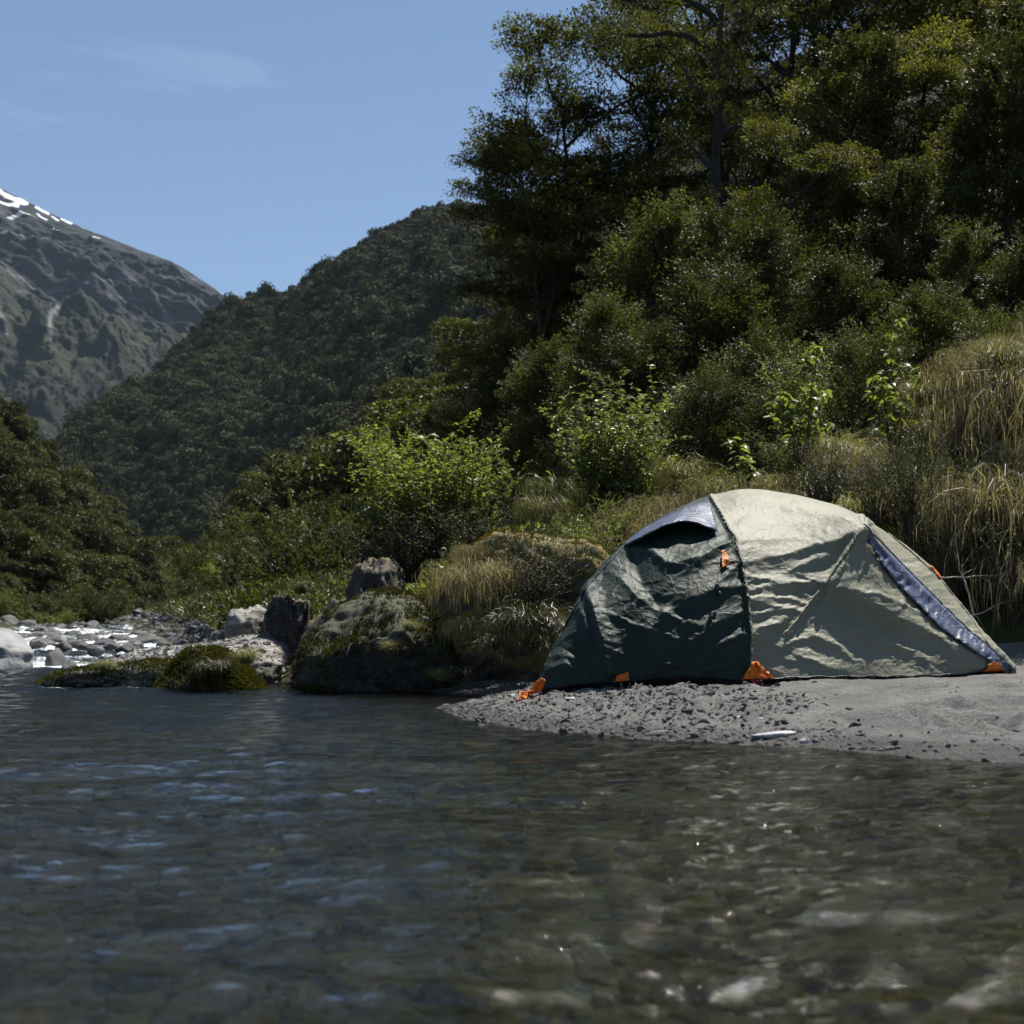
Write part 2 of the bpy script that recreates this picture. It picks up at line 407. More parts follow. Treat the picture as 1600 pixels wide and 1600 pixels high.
def loft(bottom, crest, nu, nv, bulge=0.0, u=None):
    B = np.array([W(*p) for p in bottom]); C = np.array([W(*p) for p in crest])
    kb = np.linspace(0, 1, len(B)); kc = np.linspace(0, 1, len(C))
    u = np.linspace(0, 1, nu) if u is None else u; b = herm(B, u, kb); c = herm(C, u, kc)
    v = np.linspace(0, 1, nv)[:, None, None]
    S = b[None] * (1 - v) + c[None] * v
    S[..., 2] += (bulge * np.sin(v[..., 0] * math.pi)) * np.ones_like(S[..., 2])
    return S
def hill(name, S, mat, seal=True):
    nr, nc = S.shape[:2]
    if seal:      # far side of the hill, dropping away behind the crest
        far = S[-1].copy(); back = far - S[-2]; back[:, 2] = 0
        nb = np.linalg.norm(back[:, :2], axis=1)[:, None] + 1e-6
        dirv = far[:, :2] / np.linalg.norm(far[:, :2], axis=1)[:, None]
        rows = []
        h = far[:, 2].max() + 10
        for k in (0.25, 0.6, 1.2):
            r = far.copy(); r[:, :2] += dirv * h * k; r[:, 2] = far[:, 2] * (1 - k / 1.2) - 5 * k; rows.append(r)
        S = np.concatenate([S, np.array(rows)], 0)
    me = mesh_from(name, S.reshape(-1, 3), grid_faces(*S.shape[:2]), mat, True)
    o = tag(put(name, me), kind='structure')
    return o, S
def bvh_of(S):
    return BVHTree.FromPolygons([tuple(v) for v in S.reshape(-1, 3)], [tuple(f) for f in grid_faces(*S.shape[:2]).tolist()])

def mat_mountain():
    m, nt, out = mat_new("alpine_rock_and_scrub")
    geo = N(nt, "ShaderNodeNewGeometry")
    mp = N(nt, "ShaderNodeMapping"); mp.inputs['Rotation'].default_value = (0, math.radians(-30), 0); mp.inputs['Scale'].default_value = (1.0, 1.0, 4.5)
    L(nt, geo.outputs['Position'], mp.inputs[0])
    st = N(nt, "ShaderNodeTexNoise", Scale=0.006, Detail=12.0, Roughness=.66); L(nt, mp.outputs[0], st.inputs['Vector'])
    rock = ramp(nt, [(0.36, (0.007, 0.010, 0.015)), (0.49, (0.020, 0.024, 0.031)), (0.57, (0.05, 0.053, 0.06)), (0.66, (0.21, 0.21, 0.22))]); L(nt, st.outputs['Fac'], rock.inputs[0])
    n2 = N(nt, "ShaderNodeTexNoise", Scale=0.012, Detail=12.0, Roughness=.7); L(nt, geo.outputs['Position'], n2.inputs['Vector'])
    veg = ramp(nt, [(0.34, (0.010, 0.014, 0.009)), (0.5, (0.022, 0.028, 0.014)), (0.64, (0.055, 0.06, 0.028))]); L(nt, n2.outputs['Fac'], veg.inputs[0])
    at = N(nt, "ShaderNodeAttribute", _attribute_name="veg")
    n3 = N(nt, "ShaderNodeTexNoise", Scale=0.02, Detail=9.0, Roughness=.7); L(nt, mp.outputs[0], n3.inputs['Vector'])
    ad = N(nt, "ShaderNodeMath", _operation='MULTIPLY_ADD', i1=0.9, i2=-0.45); L(nt, n3.outputs['Fac'], ad.inputs[0])
    a2 = N(nt, "ShaderNodeMath", _operation='ADD'); L(nt, ad.outputs[0], a2.inputs[0]); L(nt, at.outputs['Fac'], a2.inputs[1])
    vr = ramp(nt, [(0.40, 0.0), (0.6, 1.0)]); L(nt, a2.outputs[0], vr.inputs[0])
    mx = N(nt, "ShaderNodeMixRGB"); L(nt, vr.outputs[0], mx.inputs['Fac']); L(nt, rock.outputs[0], mx.inputs['Color1']); L(nt, veg.outputs[0], mx.inputs['Color2'])
    # pale screes and torrents in the gullies
    ag = N(nt, "ShaderNodeAttribute", _attribute_name="gully")
    mg = N(nt, "ShaderNodeMixRGB"); mg.inputs['Color2'].default_value = (0.34, 0.33, 0.32, 1); L(nt, ag.outputs['Fac'], mg.inputs['Fac']); L(nt, mx.outputs[0], mg.inputs['Color1'])
    asn = N(nt, "ShaderNodeAttribute", _attribute_name="snow")
    ms = N(nt, "ShaderNodeMixRGB"); ms.inputs['Color2'].default_value = (0.85, 0.87, 0.9, 1)
    n4 = N(nt, "ShaderNodeTexNoise", Scale=0.03, Detail=6.0); L(nt, mp.outputs[0], n4.inputs['Vector'])
    sa = N(nt, "ShaderNodeMath", _operation='ADD'); L(nt, asn.outputs['Fac'], sa.inputs[0]); L(nt, n4.outputs['Fac'], sa.inputs[1])
    sr = ramp(nt, [(1.02, 0.0), (1.08, 1.0)]) if False else None
    s1 = N(nt, "ShaderNodeMapRange", i1=0.95, i2=1.01, i3=0.0, i4=1.0); L(nt, sa.outputs[0], s1.inputs[0])
    L(nt, s1.outputs[0], ms.inputs['Fac']); L(nt, mg.outputs[0], ms.inputs['Color1'])
    b = N(nt, "ShaderNodeBsdfPrincipled", Roughness=0.9); L(nt, ms.outputs[0], b.inputs['Base Color']); b.inputs['Specular IOR Level'].default_value = .2
    bp = N(nt, "ShaderNodeBump", Strength=1.0, Distance=26.0); L(nt, st.outputs['Fac'], bp.inputs['Height'])
    bp2 = N(nt, "ShaderNodeBump", Strength=1.0, Distance=16.0); L(nt, n2.outputs['Fac'], bp2.inputs['Height']); L(nt, bp.outputs[0], bp2.inputs['Normal'])
    L(nt, bp2.outputs[0], b.inputs['Normal']); L(nt, b.outputs[0], out.inputs[0]); return m

MB = [(-1500, 850, 1400), (-420, 850, 1400), (-250, 850, 1400), (-100, 850, 1450), (60, 845, 1500), (200, 830, 1550), (350, 790, 1600), (480, 740, 1750)]
MC = [(-1500, 260, 2700), (-900, 60, 2750), (-420, 150, 2700), (-250, 175, 2650), (-100, 240, 2550), (20, 306, 2500), (120, 352, 2450), (200, 384, 2400), (275, 414, 2350), (330, 449, 2300), (362, 472, 2250), (420, 500, 2220), (480, 530, 2200)]
MU = np.concatenate([np.linspace(0, 1 / 7, 40)[:-1], np.linspace(1 / 7, 1, 361)]); S = loft(MB, MC, 400, 280, 0, MU)
v = np.linspace(0, 1, 280)[:, None] * np.ones((1, 400)); u = np.ones((280, 1)) * MU[None]
PX = 800 + S[..., 0] / S[..., 1] * FPX; PY = HOR - (S[..., 2] - CAMH) / S[..., 1] * FPX
ca, sa_ = math.cos(math.radians(-30)), math.sin(math.radians(-30))
a_ = S[..., 0] * ca + S[..., 2] * sa_; b_ = -S[..., 0] * sa_ + S[..., 2] * ca
fade = np.clip((1 - v) / .16, 0.06, 1)
spur = ridged(S[..., 0] / 260 + .2 * S[..., 2] / 300, S[..., 2] / 900, 2.0, 4, .5)
ledge = fbm(a_ / 420, b_ / 60, 4.0, 5, .55)
low = sstep(.68, .42, v)
spur2 = ridged(S[..., 0] / 95 + S[..., 2] / 160, S[..., 2] / 260, 12.0, 5, .55)
disp = (spur * 46 + spur2 * 22) * low + (spur * 16 + spur2 * 7) * (1 - low) + ledge * 34 * (1 - .5 * low) + fbm(a_ / 110, b_ / 22, 9.0, 4, .6) * 12
S[..., 2] += disp * fade * .75
S[..., 1] -= disp * fade * .8
mo, S2 = hill("mountain", S, mat_mountain())
nS = S2.shape[0] - S.shape[0]
padr = lambda A: np.concatenate([A, np.repeat(A[-1:], nS, 0)], 0)
veg = sstep(.76, .50, v) * .72 + .22 * sstep(.75, 1.0, u) + 0.18 * sstep(-.2, -.8, ledge) + .1
gul = (sstep(-1.05, -1.25, spur) * low * 0.55)
def pxline(pts, w, wob=4.0):
    pts = np.array(pts, float); xx = PX + wob * pn(PX / 14, PY / 14, 3.0); yy = PY + wob * pn(PX / 14, PY / 14, 9.0)
    return np.exp(-(seg_dist(xx, yy, pts) / w) ** 2)
gul = np.maximum(gul, 0.75 * pxline([(0, 460), (8, 520), (14, 545), (26, 570)], 3.0))
gul = np.maximum(gul, 0.55 * pxline([(125, 480), (95, 505), (75, 520)], 2.5))
gul = np.maximum(gul, 0.8 * pxline([(115, 560), (108, 585), (104, 615), (106, 625)], 2.5))
gul = np.maximum(gul, 0.5 * pxline([(155, 515), (125, 560), (108, 580)], 2.5))
gul = np.maximum(gul, 0.7 * pxline([(70, 385), (85, 400), (98, 414)], 3.0))
gul = np.maximum(gul, 0.6 * pxline([(288, 442), (297, 455), (292, 465)], 3.0))
gul = np.maximum(gul, 0.6 * pxline([(262, 515), (275, 527)], 4.0))
snow = 0.9 * pxline([(-20, 292), (14, 312), (40, 322)], 7.0, 2) + .9 * pxline([(-5, 322), (28, 330)], 4, 2) + .8 * pxline([(10, 342), (48, 344)], 3, 2)
snow = snow + .85 * pxline([(58, 327), (75, 336)], 3, 2) + .8 * pxline([(80, 340), (92, 346)], 3, 2) + .85 * pxline([(98, 342), (112, 350)], 3, 2) + .8 * pxline([(128, 353), (155, 364)], 2.6, 2) + .6 * pxline([(60, 340), (72, 348)], 4, 2) + .6 * pxline([(85, 368), (98, 376)], 3, 2) + .7 * pxline([(148, 378), (156, 380)], 2.4, 2)
snow = np.where(PX < -30, .75 * sstep(.75, .95, v), snow)
for nm, arr in (("veg", veg), ("gully", gul), ("snow", snow)):
    at = mo.data.attributes.new(nm, 'FLOAT', 'POINT'); at.data.foreach_set("value", padr(arr).astype(np.float32).ravel())

def mat_hillsoil():
    m, nt, out = mat_new("hillside_undergrowth")
    geo = N(nt, "ShaderNodeNewGeometry"); n2 = N(nt, "ShaderNodeTexNoise", Scale=0.08, Detail=9.0, Roughness=.7); L(nt, geo.outputs['Position'], n2.inputs['Vector'])
    veg = ramp(nt, [(0.3, (0.01, 0.012, 0.008)), (0.7, (0.025, 0.03, 0.012))]); L(nt, n2.outputs['Fac'], veg.inputs[0])
    at = N(nt, "ShaderNodeAttribute", _attribute_name="scar")
    mx = N(nt, "ShaderNodeMixRGB"); mx.inputs['Color2'].default_value = (0.22, 0.2, 0.17, 1); L(nt, at.outputs['Fac'], mx.inputs['Fac']); L(nt, veg.outputs[0], mx.inputs['Color1'])
    b = N(nt, "ShaderNodeBsdfPrincipled", Roughness=0.95); L(nt, mx.outputs[0], b.inputs['Base Color']); L(nt, b.outputs[0], out.inputs[0]); return m
M_HILL = mat_hillsoil()

# middle hillside on the right of the valley
HB = [(-500, 990, 430), (-100, 985, 430), (100, 985, 430), (250, 988, 400), (330, 988, 360), (450, 988, 300), (600, 985, 250), (900, 985, 220), (1300, 985, 220), (1800, 985, 220)]
HC = [(-500, 900, 520), (-100, 850, 560), (60, 740, 600), (110, 670, 640), (170, 625, 660), (230, 595, 680), (285, 540, 700), (355, 480, 720), (450, 460, 720), (500, 424, 700), (560, 388, 680), (620, 362, 660), (700, 330, 640), (800, 325, 620), (950, 280, 600), (1200, 120, 600), (1500, 0, 600), (1900, -100, 600)]
HS = loft(HB, HC, 200, 130)
v = np.linspace(0, 1, 130)[:, None]
fade = np.clip((1 - v) / .2, 0.1, 1) * np.clip(v / .1, .2, 1)
dd = ridged(HS[..., 0] / 150 + HS[..., 1] / 420, HS[..., 1] / 190, 3.3, 3, .5) * 15 + fbm(HS[..., 0] / 60, HS[..., 1] / 60, 1.0, 3) * 5 - 12
HS[..., 2] += dd * fade
HS0 = HS.copy()
ho, _ = hill("hillside", HS, M_HILL)
PXh = 800 + _[..., 0] / _[..., 1] * FPX; PYh = HOR - (_[..., 2] - CAMH) / _[..., 1] * FPX
scar = np.exp(-(seg_dist(PXh, PYh, np.array([(535, 640), (560, 618)])) / 9) ** 2)
at = ho.data.attributes.new("scar", 'FLOAT', 'POINT'); at.data.foreach_set("value", scar.astype(np.float32).ravel())

# middle spur descending to the valley floor
MSB = [(290, 988, 230), (400, 985, 190), (500, 985, 165), (700, 985, 150), (1000, 985, 145), (1300, 985, 145)]
MSC = [(290, 960, 320), (335, 900, 300), (395, 815, 290), (480, 728, 280), (560, 662, 270), (640, 606, 262), (735, 556, 256), (850, 500, 255), (1000, 420, 255), (1300, 330, 255)]
MS = loft(MSB, MSC, 110, 60)
MS[..., 2] += fbm(MS[..., 0] / 30, MS[..., 1] / 30, 5.0, 3) * 4 * np.clip(np.linspace(0, 1, 60)[:, None] / .1, 0, 1)
MS0 = MS.copy()
hill("middle_spur", MS, M_HILL)

# nearer spur on the right, behind the river bushes
NB = [(330, 990, 90), (400, 985, 80), (460, 980, 70), (560, 975, 60), (700, 965, 50), (900, 950, 46), (1200, 940, 44), (1800, 930, 44)]
NC = [(350, 975, 130), (410, 955, 122), (470, 910, 116), (540, 850, 110), (620, 790, 106), (720, 700, 100), (820, 640, 98), (1000, 520, 96), (1300, 400, 96), (1800, 300, 96)]
NS = loft(NB, NC, 150, 60)
NS[..., 2] += fbm(NS[..., 0] / 9, NS[..., 1] / 9, 1.0, 3) * 1.6 * np.clip(np.linspace(0, 1, 60)[:, None] / .1, 0, 1)
hill("forested_spur", NS, M_HILL)

# left hill
LB = [(-2600, 1000, 92), (-1500, 1000, 92), (-300, 992, 95), (0, 992, 98), (80, 990, 105), (160, 988, 118), (230, 986, 132), (290, 984, 150)]
LC = [(-2600, 900, 200), (-1500, 420, 200), (-300, 520, 190), (-60, 662, 180), (20, 720, 175), (90, 784, 172), (150, 850, 172), (205, 918, 175), (250, 955, 180), (285, 975, 185)]
LB = LB + [(300, 985, 155), (305, 985, 158)]
LS = loft(LB, LC, 130, 60)
LS[..., 2] += fbm(LS[..., 0] / 12, LS[..., 1] / 12, 1.0, 3) * 2.5 * np.clip(np.linspace(0, 1, 60)[:, None] / .1, 0, 1)
hill("left_hill", LS, M_HILL)
BVHS = [bvh_of(NS), bvh_of(LS)]

# ------------------------------------------------------------------ water
def mat_water():
    m, nt, out = mat_new("clear_river_water")
    geo = N(nt, "ShaderNodeNewGeometry")
    mp = N(nt, "ShaderNodeMapping"); mp.inputs['Scale'].default_value = (0.6, 1.0, 1.0); mp.inputs['Rotation'].default_value = (0, 0, 0.15); L(nt, geo.outputs['Position'], mp.inputs[0])
    n1 = N(nt, "ShaderNodeTexNoise", Scale=16.0, Detail=5.0, Roughness=.6, Distortion=.5); L(nt, mp.outputs[0], n1.inputs['Vector'])
    n2 = N(nt, "ShaderNodeTexNoise", Scale=70.0, Detail=3.0); L(nt, mp.outputs[0], n2.inputs['Vector'])
    b1 = N(nt, "ShaderNodeBump", Strength=0.9, Distance=0.020); L(nt, n1.outputs['Fac'], b1.inputs['Height'])
    b2 = N(nt, "ShaderNodeBump", Strength=0.3, Distance=0.0022); L(nt, n2.outputs['Fac'], b2.inputs['Height']); L(nt, b1.outputs[0], b2.inputs['Normal'])
    fr = N(nt, "ShaderNodeFresnel", IOR=1.33); L(nt, b2.outputs[0], fr.inputs['Normal'])
    gl = N(nt, "ShaderNodeBsdfGlossy", Roughness=0.03); L(nt, b2.outputs[0], gl.inputs['Normal'])
    tr = N(nt, "ShaderNodeBsdfTransparent"); tr.inputs[0].default_value = (0.56, 0.57, 0.42, 1)
    rf = N(nt, "ShaderNodeBsdfRefraction", IOR=1.12, Roughness=0.0); rf.inputs[0].default_value = (0.56, 0.57, 0.42, 1); L(nt, b2.outputs[0], rf.inputs['Normal'])
    mt = N(nt, "ShaderNodeMixShader", Fac=0.5); L(nt, tr.outputs[0], mt.inputs[1]); L(nt, rf.outputs[0], mt.inputs[2])
    mx = N(nt, "ShaderNodeMixShader"); L(nt, fr.outputs[0], mx.inputs[0]); L(nt, mt.outputs[0], mx.inputs[1]); L(nt, gl.outputs[0], mx.inputs[2])
    # foam
    at = N(nt, "ShaderNodeAttribute", _attribute_name="foam")
    n3 = N(nt, "ShaderNodeTexNoise", Scale=17.0, Detail=8.0, Roughness=.8); L(nt, geo.outputs['Position'], n3.inputs['Vector'])
    ad = N(nt, "ShaderNodeMath", _operation='ADD'); L(nt, at.outputs['Fac'], ad.inputs[0]); L(nt, n3.outputs['Fac'], ad.inputs[1])
    fm = N(nt, "ShaderNodeMapRange", i1=1.0, i2=1.1); L(nt, ad.outputs[0], fm.inputs[0])
    df = N(nt, "ShaderNodeBsdfDiffuse", Color=(0.75, 0.79, 0.82, 1))
    fx = N(nt, "ShaderNodeMixShader"); L(nt, fm.outputs[0], fx.inputs[0]); L(nt, mx.outputs[0], fx.inputs[1]); L(nt, df.outputs[0], fx.inputs[2])
    L(nt, fx.outputs[0], out.inputs[0]); return m
M_WATER = mat_water()
yr = np.concatenate([np.linspace(-3, .7, 24)[:-1], .7 * np.exp(np.linspace(0, math.log(19.5 / .7), 470))])
tcv = np.linspace(-1, 1, 400)
Y = yr[:, None] * np.ones((1, 400)); X = tcv[None] * (0.95 * np.abs(yr)[:, None] + 3.2)
X = np.where(X > 0, X * .75, X)
def wave(x, y):
    near_ = 1 + .7 * sstep(3.5, 1.5, y) + .25 * sstep(1.0, -1.0, x) * sstep(5, 2, y)
    big = near_ * .020 * pn(x * 1.1 + .2 * y, y * 2.1 - .3 * x, 1.0) + .009 * pn(x * 2.6 - .5 * y, y * 5.0, 2.0)
    med = .0056 * pn(x * 6 + y, y * 12, 3.0) + .0030 * pn(x * 13 - 2 * y, y * 24, 4.0)
    small = .0015 * pn(x * 30, y * 48, 5.0) + .0007 * pn(x * 55, y * 90, 9.0) * sstep(9, 4, y)
    patch = .75 + .5 * pn(x * .4, y * .3, 6.0)
    calm = 1 - .35 * sstep(3.5, 6.5, y) * sstep(-2.5, .2, x)
    rough = sstep(9.3, 12.2, y) * sstep(-.2, -1.8, x)
    w = (big + med + small) * patch * calm
    return (1.75 - .5 * sstep(3.5, 7, y)) * w + rough * (.03 * pn(x * 1.5, y * 2.5, 7.0) + .018 * ridged(x * 4, y * 6, 8.0, 3))
Z = wave(X, Y)
foam = np.exp(-((Y - 9.98 - .50 * np.clip(-X - 1.9, 0, 9) - .12 * pn(X * .9, 0 * X, 1.0)) / (.09 + .16 * np.clip(-X - 2.2, 0, 2))) ** 2) * sstep(-.6, -2.0, X) * (.46 + .12 * pn(X * 2.2, Y * 5, 4.0))
foam += sstep(14.5, 18.0, Y) * sstep(-2.5, -4.5, X) * .66 + .30 * np.exp(-((Y - 7.4) / .12) ** 2 - ((X + 2.2) / .12) ** 2)
Z += foam * .03
V = np.stack([X, Y, Z], -1).reshape(-1, 3)
F = grid_faces(*X.shape)
gl_ = gz(X, Y).ravel()
keep = gl_[F].min(1) < 0.05
me = mesh_from("river", V, F[keep], M_WATER, True)
at = me.attributes.new("foam", 'FLOAT', 'POINT'); at.data.foreach_set("value", foam.astype(np.float32).ravel())
tag(put("river", me), kind='structure')

# white water of the rapid upstream
yr = np.linspace(14.5, 150, 420) ** 1.0; yr = 14.5 * np.exp(np.linspace(0, math.log(150 / 14.5), 230))
Y = yr[:, None] * np.ones((1, 150))
lx = np.interp(yr, LEFT[::-1][:, 1], LEFT[::-1][:, 0]) - 1.5; rx = np.interp(yr, SHORE[:, 1], SHORE[:, 0]) + 1.5
X = lx[:, None] + (rx - lx)[:, None] * np.linspace(0, 1, 150)[None]
Z = 0.0225 * np.clip(Y - 17, 0, 60) - .03 * sstep(17, 14.5, Y) + .10 * sstep(16, 19, Y) * (ridged(X * 1.1, Y * .9, 2.0, 3) - .9) * .55 + .05 * fbm(X * 3.5, Y * 3.5, 2.0, 3)
me = mesh_from("rapids", np.stack([X, Y, Z], -1).reshape(-1, 3), grid_faces(*X.shape), M_WATER, True)
foam = (.50 + .30 * pn(X * .8, Y * .5, 3.0)) * sstep(14.5, 17.5, Y) * sstep(90, 45, Y)
at = me.attributes.new("foam", 'FLOAT', 'POINT'); at.data.foreach_set("value", foam.astype(np.float32).ravel())
tag(put("rapids", me), kind='structure')

# ------------------------------------------------------------------ rocks
def ico(sub):
    import bmesh
    bm = bmesh.new(); bmesh.ops.create_icosphere(bm, subdivisions=sub, radius=1.0)
    V = np.array([v.co[:] for v in bm.verts]); F = np.array([[v.index for v in f.verts] for f in bm.faces]); bm.free()
    return V, F
ICO = {k: ico(k) for k in (2, 3, 5, 6)}
def rock_shape(seed, sub=5, rough=.12, planes=9, cut=(.62, .92), freq=1.6, fine=.03, box=2.0):
    V, F = ICO[sub]; r = np.random.default_rng(seed); P = V / ((np.abs(V) ** box).sum(1) ** (1 / box))[:, None]
    for _i in range(planes):
        n = r.normal(size=3); n /= np.linalg.norm(n); h = r.uniform(*cut) * (1 + .3 * (box > 2.5))
        t = np.clip(P @ n - h, 0, None); P -= n * t[:, None] * .9
    o = r.uniform(0, 50)
    d = rough * fbm(P[:, 0] * freq + o, P[:, 1] * freq, P[:, 2] * freq, 4, .55) + fine * ridged(P[:, 0] * freq * 4 + o, P[:, 1] * freq * 4, P[:, 2] * freq * 4, 3)
    return P * (1 + d)[:, None], F
def fuzz(name, P, F, n, mat, parent, size=(.02, .045), nzmin=.25, seed=1, mask=None, lean=.5):
    """short moss and leaf blades standing on the up-facing skin of a rock"""
    r = np.random.default_rng(seed)
    a, b, c = P[F[:, 0]], P[F[:, 1]], P[F[:, 2]]
    nn = np.cross(b - a, c - a); ar = np.linalg.norm(nn, axis=1) + 1e-12; nn /= ar[:, None]
    w = ar * (nn[:, 2] > nzmin) * np.clip(nn[:, 2] - nzmin + .2, 0, 1)
    cen = (a + b + c) / 3
    w = w * np.clip(.55 + 1.2 * pn(cen[:, 0] * 3, cen[:, 1] * 3, cen[:, 2] * 3), .02, 2)
    if mask is not None: w = w * mask(cen)
    k = r.choice(len(F), n, p=w / w.sum()); u = r.random((n, 2)); s = u.sum(1) > 1; u[s] = 1 - u[s]
    C = a[k] + (b - a)[k] * u[:, :1] + (c - a)[k] * u[:, 1:]
    D = nn[k] + r.normal(size=(n, 3)) * lean; D /= np.linalg.norm(D, axis=1)[:, None]
    me = leaves_mesh(name, C, D, r.normal(size=(n, 3)), r.uniform(*size, n), .3, mat)
    return put(name, me, parent)
def leaf_quads(C, D, Nn, Ls, wr, bend=.12):
    S = np.cross(D, Nn); S /= (np.linalg.norm(S, axis=1)[:, None] + 1e-9)
    U = np.cross(S, D)
    Ls = np.asarray(Ls).reshape(-1, 1)
    mid = C + D * Ls * .48
    V = np.stack([C, mid + S * Ls * wr * .5 + U * Ls * bend, C + D * Ls, mid - S * Ls * wr * .5 + U * Ls * bend], 1)
    return V.reshape(-1, 3)
def leaves_mesh(name, C, D, Nn, Ls, wr, mat, bend=.12):
    V = leaf_quads(C, D, Nn, Ls, wr, bend)
    return mesh_from(name, V, np.arange(len(V)).reshape(-1, 4), mat, False)

M_GREY = mat_rock("grey_boulder_stone", (0.13, 0.13, 0.135), (0.22, 0.22, 0.225), (0.32, 0.32, 0.32), moss_amt=-.3, lichen=.25, scale=2.2)
M_SLAB = mat_rock("pale_slab_stone", (0.03, 0.028, 0.024), (0.13, 0.12, 0.105), (0.36, 0.35, 0.31), moss_amt=-.12, lichen=.7, scale=4, strata=True)
M_DARK = mat_rock("dark_mossy_stone", (0.006, 0.005, 0.004), (0.014, 0.012, 0.009), (0.042, 0.037, 0.029), moss_amt=.58, moss_cols=((0.014, 0.019, 0.005), (0.042, 0.044, 0.011)), lichen=.08)
M_MOSSY = mat_rock("mossy_boulder_stone", (0.03, 0.025, 0.02), (0.06, 0.05, 0.04), (0.11, 0.10, 0.08), moss_amt=.75, moss_cols=((0.06, 0.065, 0.012), (0.19, 0.13, 0.018)))
M_BROWN = mat_rock("rusty_brown_stone", (0.012, 0.009, 0.006), (0.03, 0.022, 0.014), (0.07, 0.056, 0.04), moss_amt=.45, moss_cols=((0.035, 0.03, 0.008), (0.09, 0.06, 0.02)), lichen=.15)
M_COB = mat_rock("river_cobble_stone", (0.03, 0.03, 0.03), (0.07, 0.07, 0.07), (0.18, 0.18, 0.175), moss_amt=-.1, lichen=.1, scale=1.5)
M_MOSS = mat_leaf("moss_green", [(0.02, 0.026, 0.006), (0.05, 0.052, 0.010), (0.09, 0.075, 0.018)], .25, .7, .2)
M_MOSSO = mat_leaf("moss_ochre", [(0.07, 0.075, 0.015), (0.17, 0.12, 0.02), (0.25, 0.15, 0.025), (0.13, 0.13, 0.025)], .25, .7, .2)

ROCKS = {}
def boulder(label, x0, x1, ytop, ybot, d, dy, seed, mat, prof=None, group=None, cat='boulder', name='boulder', zsink=.15, sub=5, shear=0, yprof=None, **kw):
    """rock filling photo columns x0..x1 between rows ytop..ybot at distance d; dy = half depth in metres"""
    P, F = rock_shape(seed, sub, **kw)
    P = P / np.array([np.abs(P[:, 0]).max(), np.abs(P[:, 1]).max(), 1]); P[:, 2] /= P[:, 2].max()
    a, b = W(x0, ybot, d), W(x1, ytop, d)
    cx, hx = (a[0] + b[0]) / 2, (b[0] - a[0]) / 2
    base = a[2] - zsink; top = b[2]
    zz = np.clip(P[:, 2], -1, 1)
    h = (top - base)
    z = base + h * np.where(zz > 0, .35 + .65 * zz, .35 + .5 * zz)
    if prof is not None:
        k = np.interp(P[:, 0], np.linspace(-1, 1, len(prof)), prof); z = np.where(z > base, base + (z - base) * k, z)
    if yprof is not None:
        k = np.interp(P[:, 1], np.linspace(-1, 1, len(yprof)), yprof); z = np.where(z > base, base + (z - base) * k, z)
    Q = np.stack([P[:, 0] * hx, P[:, 1] * dy, z - base], 1)
    Q[:, 0] += shear * (z - base)
    me = mesh_from(name, Q, F, mat, True)
    o = put(name, me, None, (cx, d, base)); tag(o, label, cat, group)
    ROCKS[label] = (o, Q, F)
    return o, Q, F

o, Q, F = boulder("large smooth grey boulder at the left edge of the river below the rapids", -110, 70, 976, 1050, 17.0, .8, 3, M_GREY, rough=.1, planes=14, cut=(.55, .85), fine=.012)
boulder("small dark rounded rock in the white water right of the grey boulder", 70, 106, 1012, 1038, 17.6, .25, 8, M_COB, sub=3)
boulder("small rock at the foot of the white water beside the long pale slab", 96, 122, 1030, 1046, 16.6, .2, 9, M_COB, sub=3)
o, Q, F = boulder("long low rock slab with a pale flat sloping top and black undercut front", 76, 458, 978, 1078, 11.8, 1.0, 12, M_SLAB, prof=[.50, .68, .78, .84, .90, .94, .98, 1.02, .98], yprof=[.76, .78, .84, .91, .98, 1.0], box=6, planes=12, cut=(.7, .95), rough=.09, zsink=.25, sub=6, fine=.02)
fuzz("moss", Q, F, 9000, M_MOSS, o, (.015, .04), -.6, 2, lambda c: (c[:, 1] < -.7) * 1.0)
o, Q, F = boulder("rounded green moss covered mound with white tipped grass, in front of the long slab", 220, 437, 1012, 1084, 10.6, .38, 21, M_DARK, prof=[.35, .7, .95, 1.03, 1, .95, .85, .6, .3], rough=.08, zsink=.2)
fuzz("moss", Q, F, 16000, M_MOSS, o, (.018, .045), -.1, 3)
MOUND = (o, Q, F)
o, Q, F = boulder("flat small moss covered rock awash at the foot of the big dark boulder", 440, 557, 1069, 1087, 10.1, .16, 22, M_DARK, zsink=.06, sub=3)
fuzz("moss", Q, F, 3500, M_MOSS, o, (.012, .03), -.1, 4)
o, Q, F = boulder("big dark peaked boulder at the water's edge with a sloping right flank", 444, 750, 916, 1092, 10.7, .75, 36, M_DARK, prof=[.78, .86, .95, 1.0, 1.02, .97, .88, .72, .52], box=5, rough=.12, planes=12, cut=(.65, .95), zsink=.25, sub=6, fine=.035)
fuzz("moss", Q, F, 15000, M_MOSS, o, (.015, .04), .1, 5)
BIGB = (o, Q, F)
boulder("dark upright rock block between the long slab and the big boulder", 416, 484, 926, 1010, 12.3, .28, 44, M_BROWN, box=8, planes=6, cut=(.8, .98), prof=[.92, 1, 1, .97, .97], zsink=.2, rough=.14, fine=.06)
boulder("pale rust streaked rock behind the long slab, left of the upright block", 356, 430, 944, 1010, 13.2, .5, 47, M_SLAB, box=3, planes=14, cut=(.6, .9))
boulder("rusty brown jagged rock behind the top of the big dark boulder", 536, 640, 868, 990, 12.0, .45, 51, M_BROWN, box=3, planes=12, cut=(.6, .9), rough=.2, fine=.06)
boulder("low brown rock bridging the upright block and the big boulder", 465, 575, 934, 1040, 11.4, .4, 53, M_BROWN, box=3, planes=12, cut=(.6, .9), rough=.2)
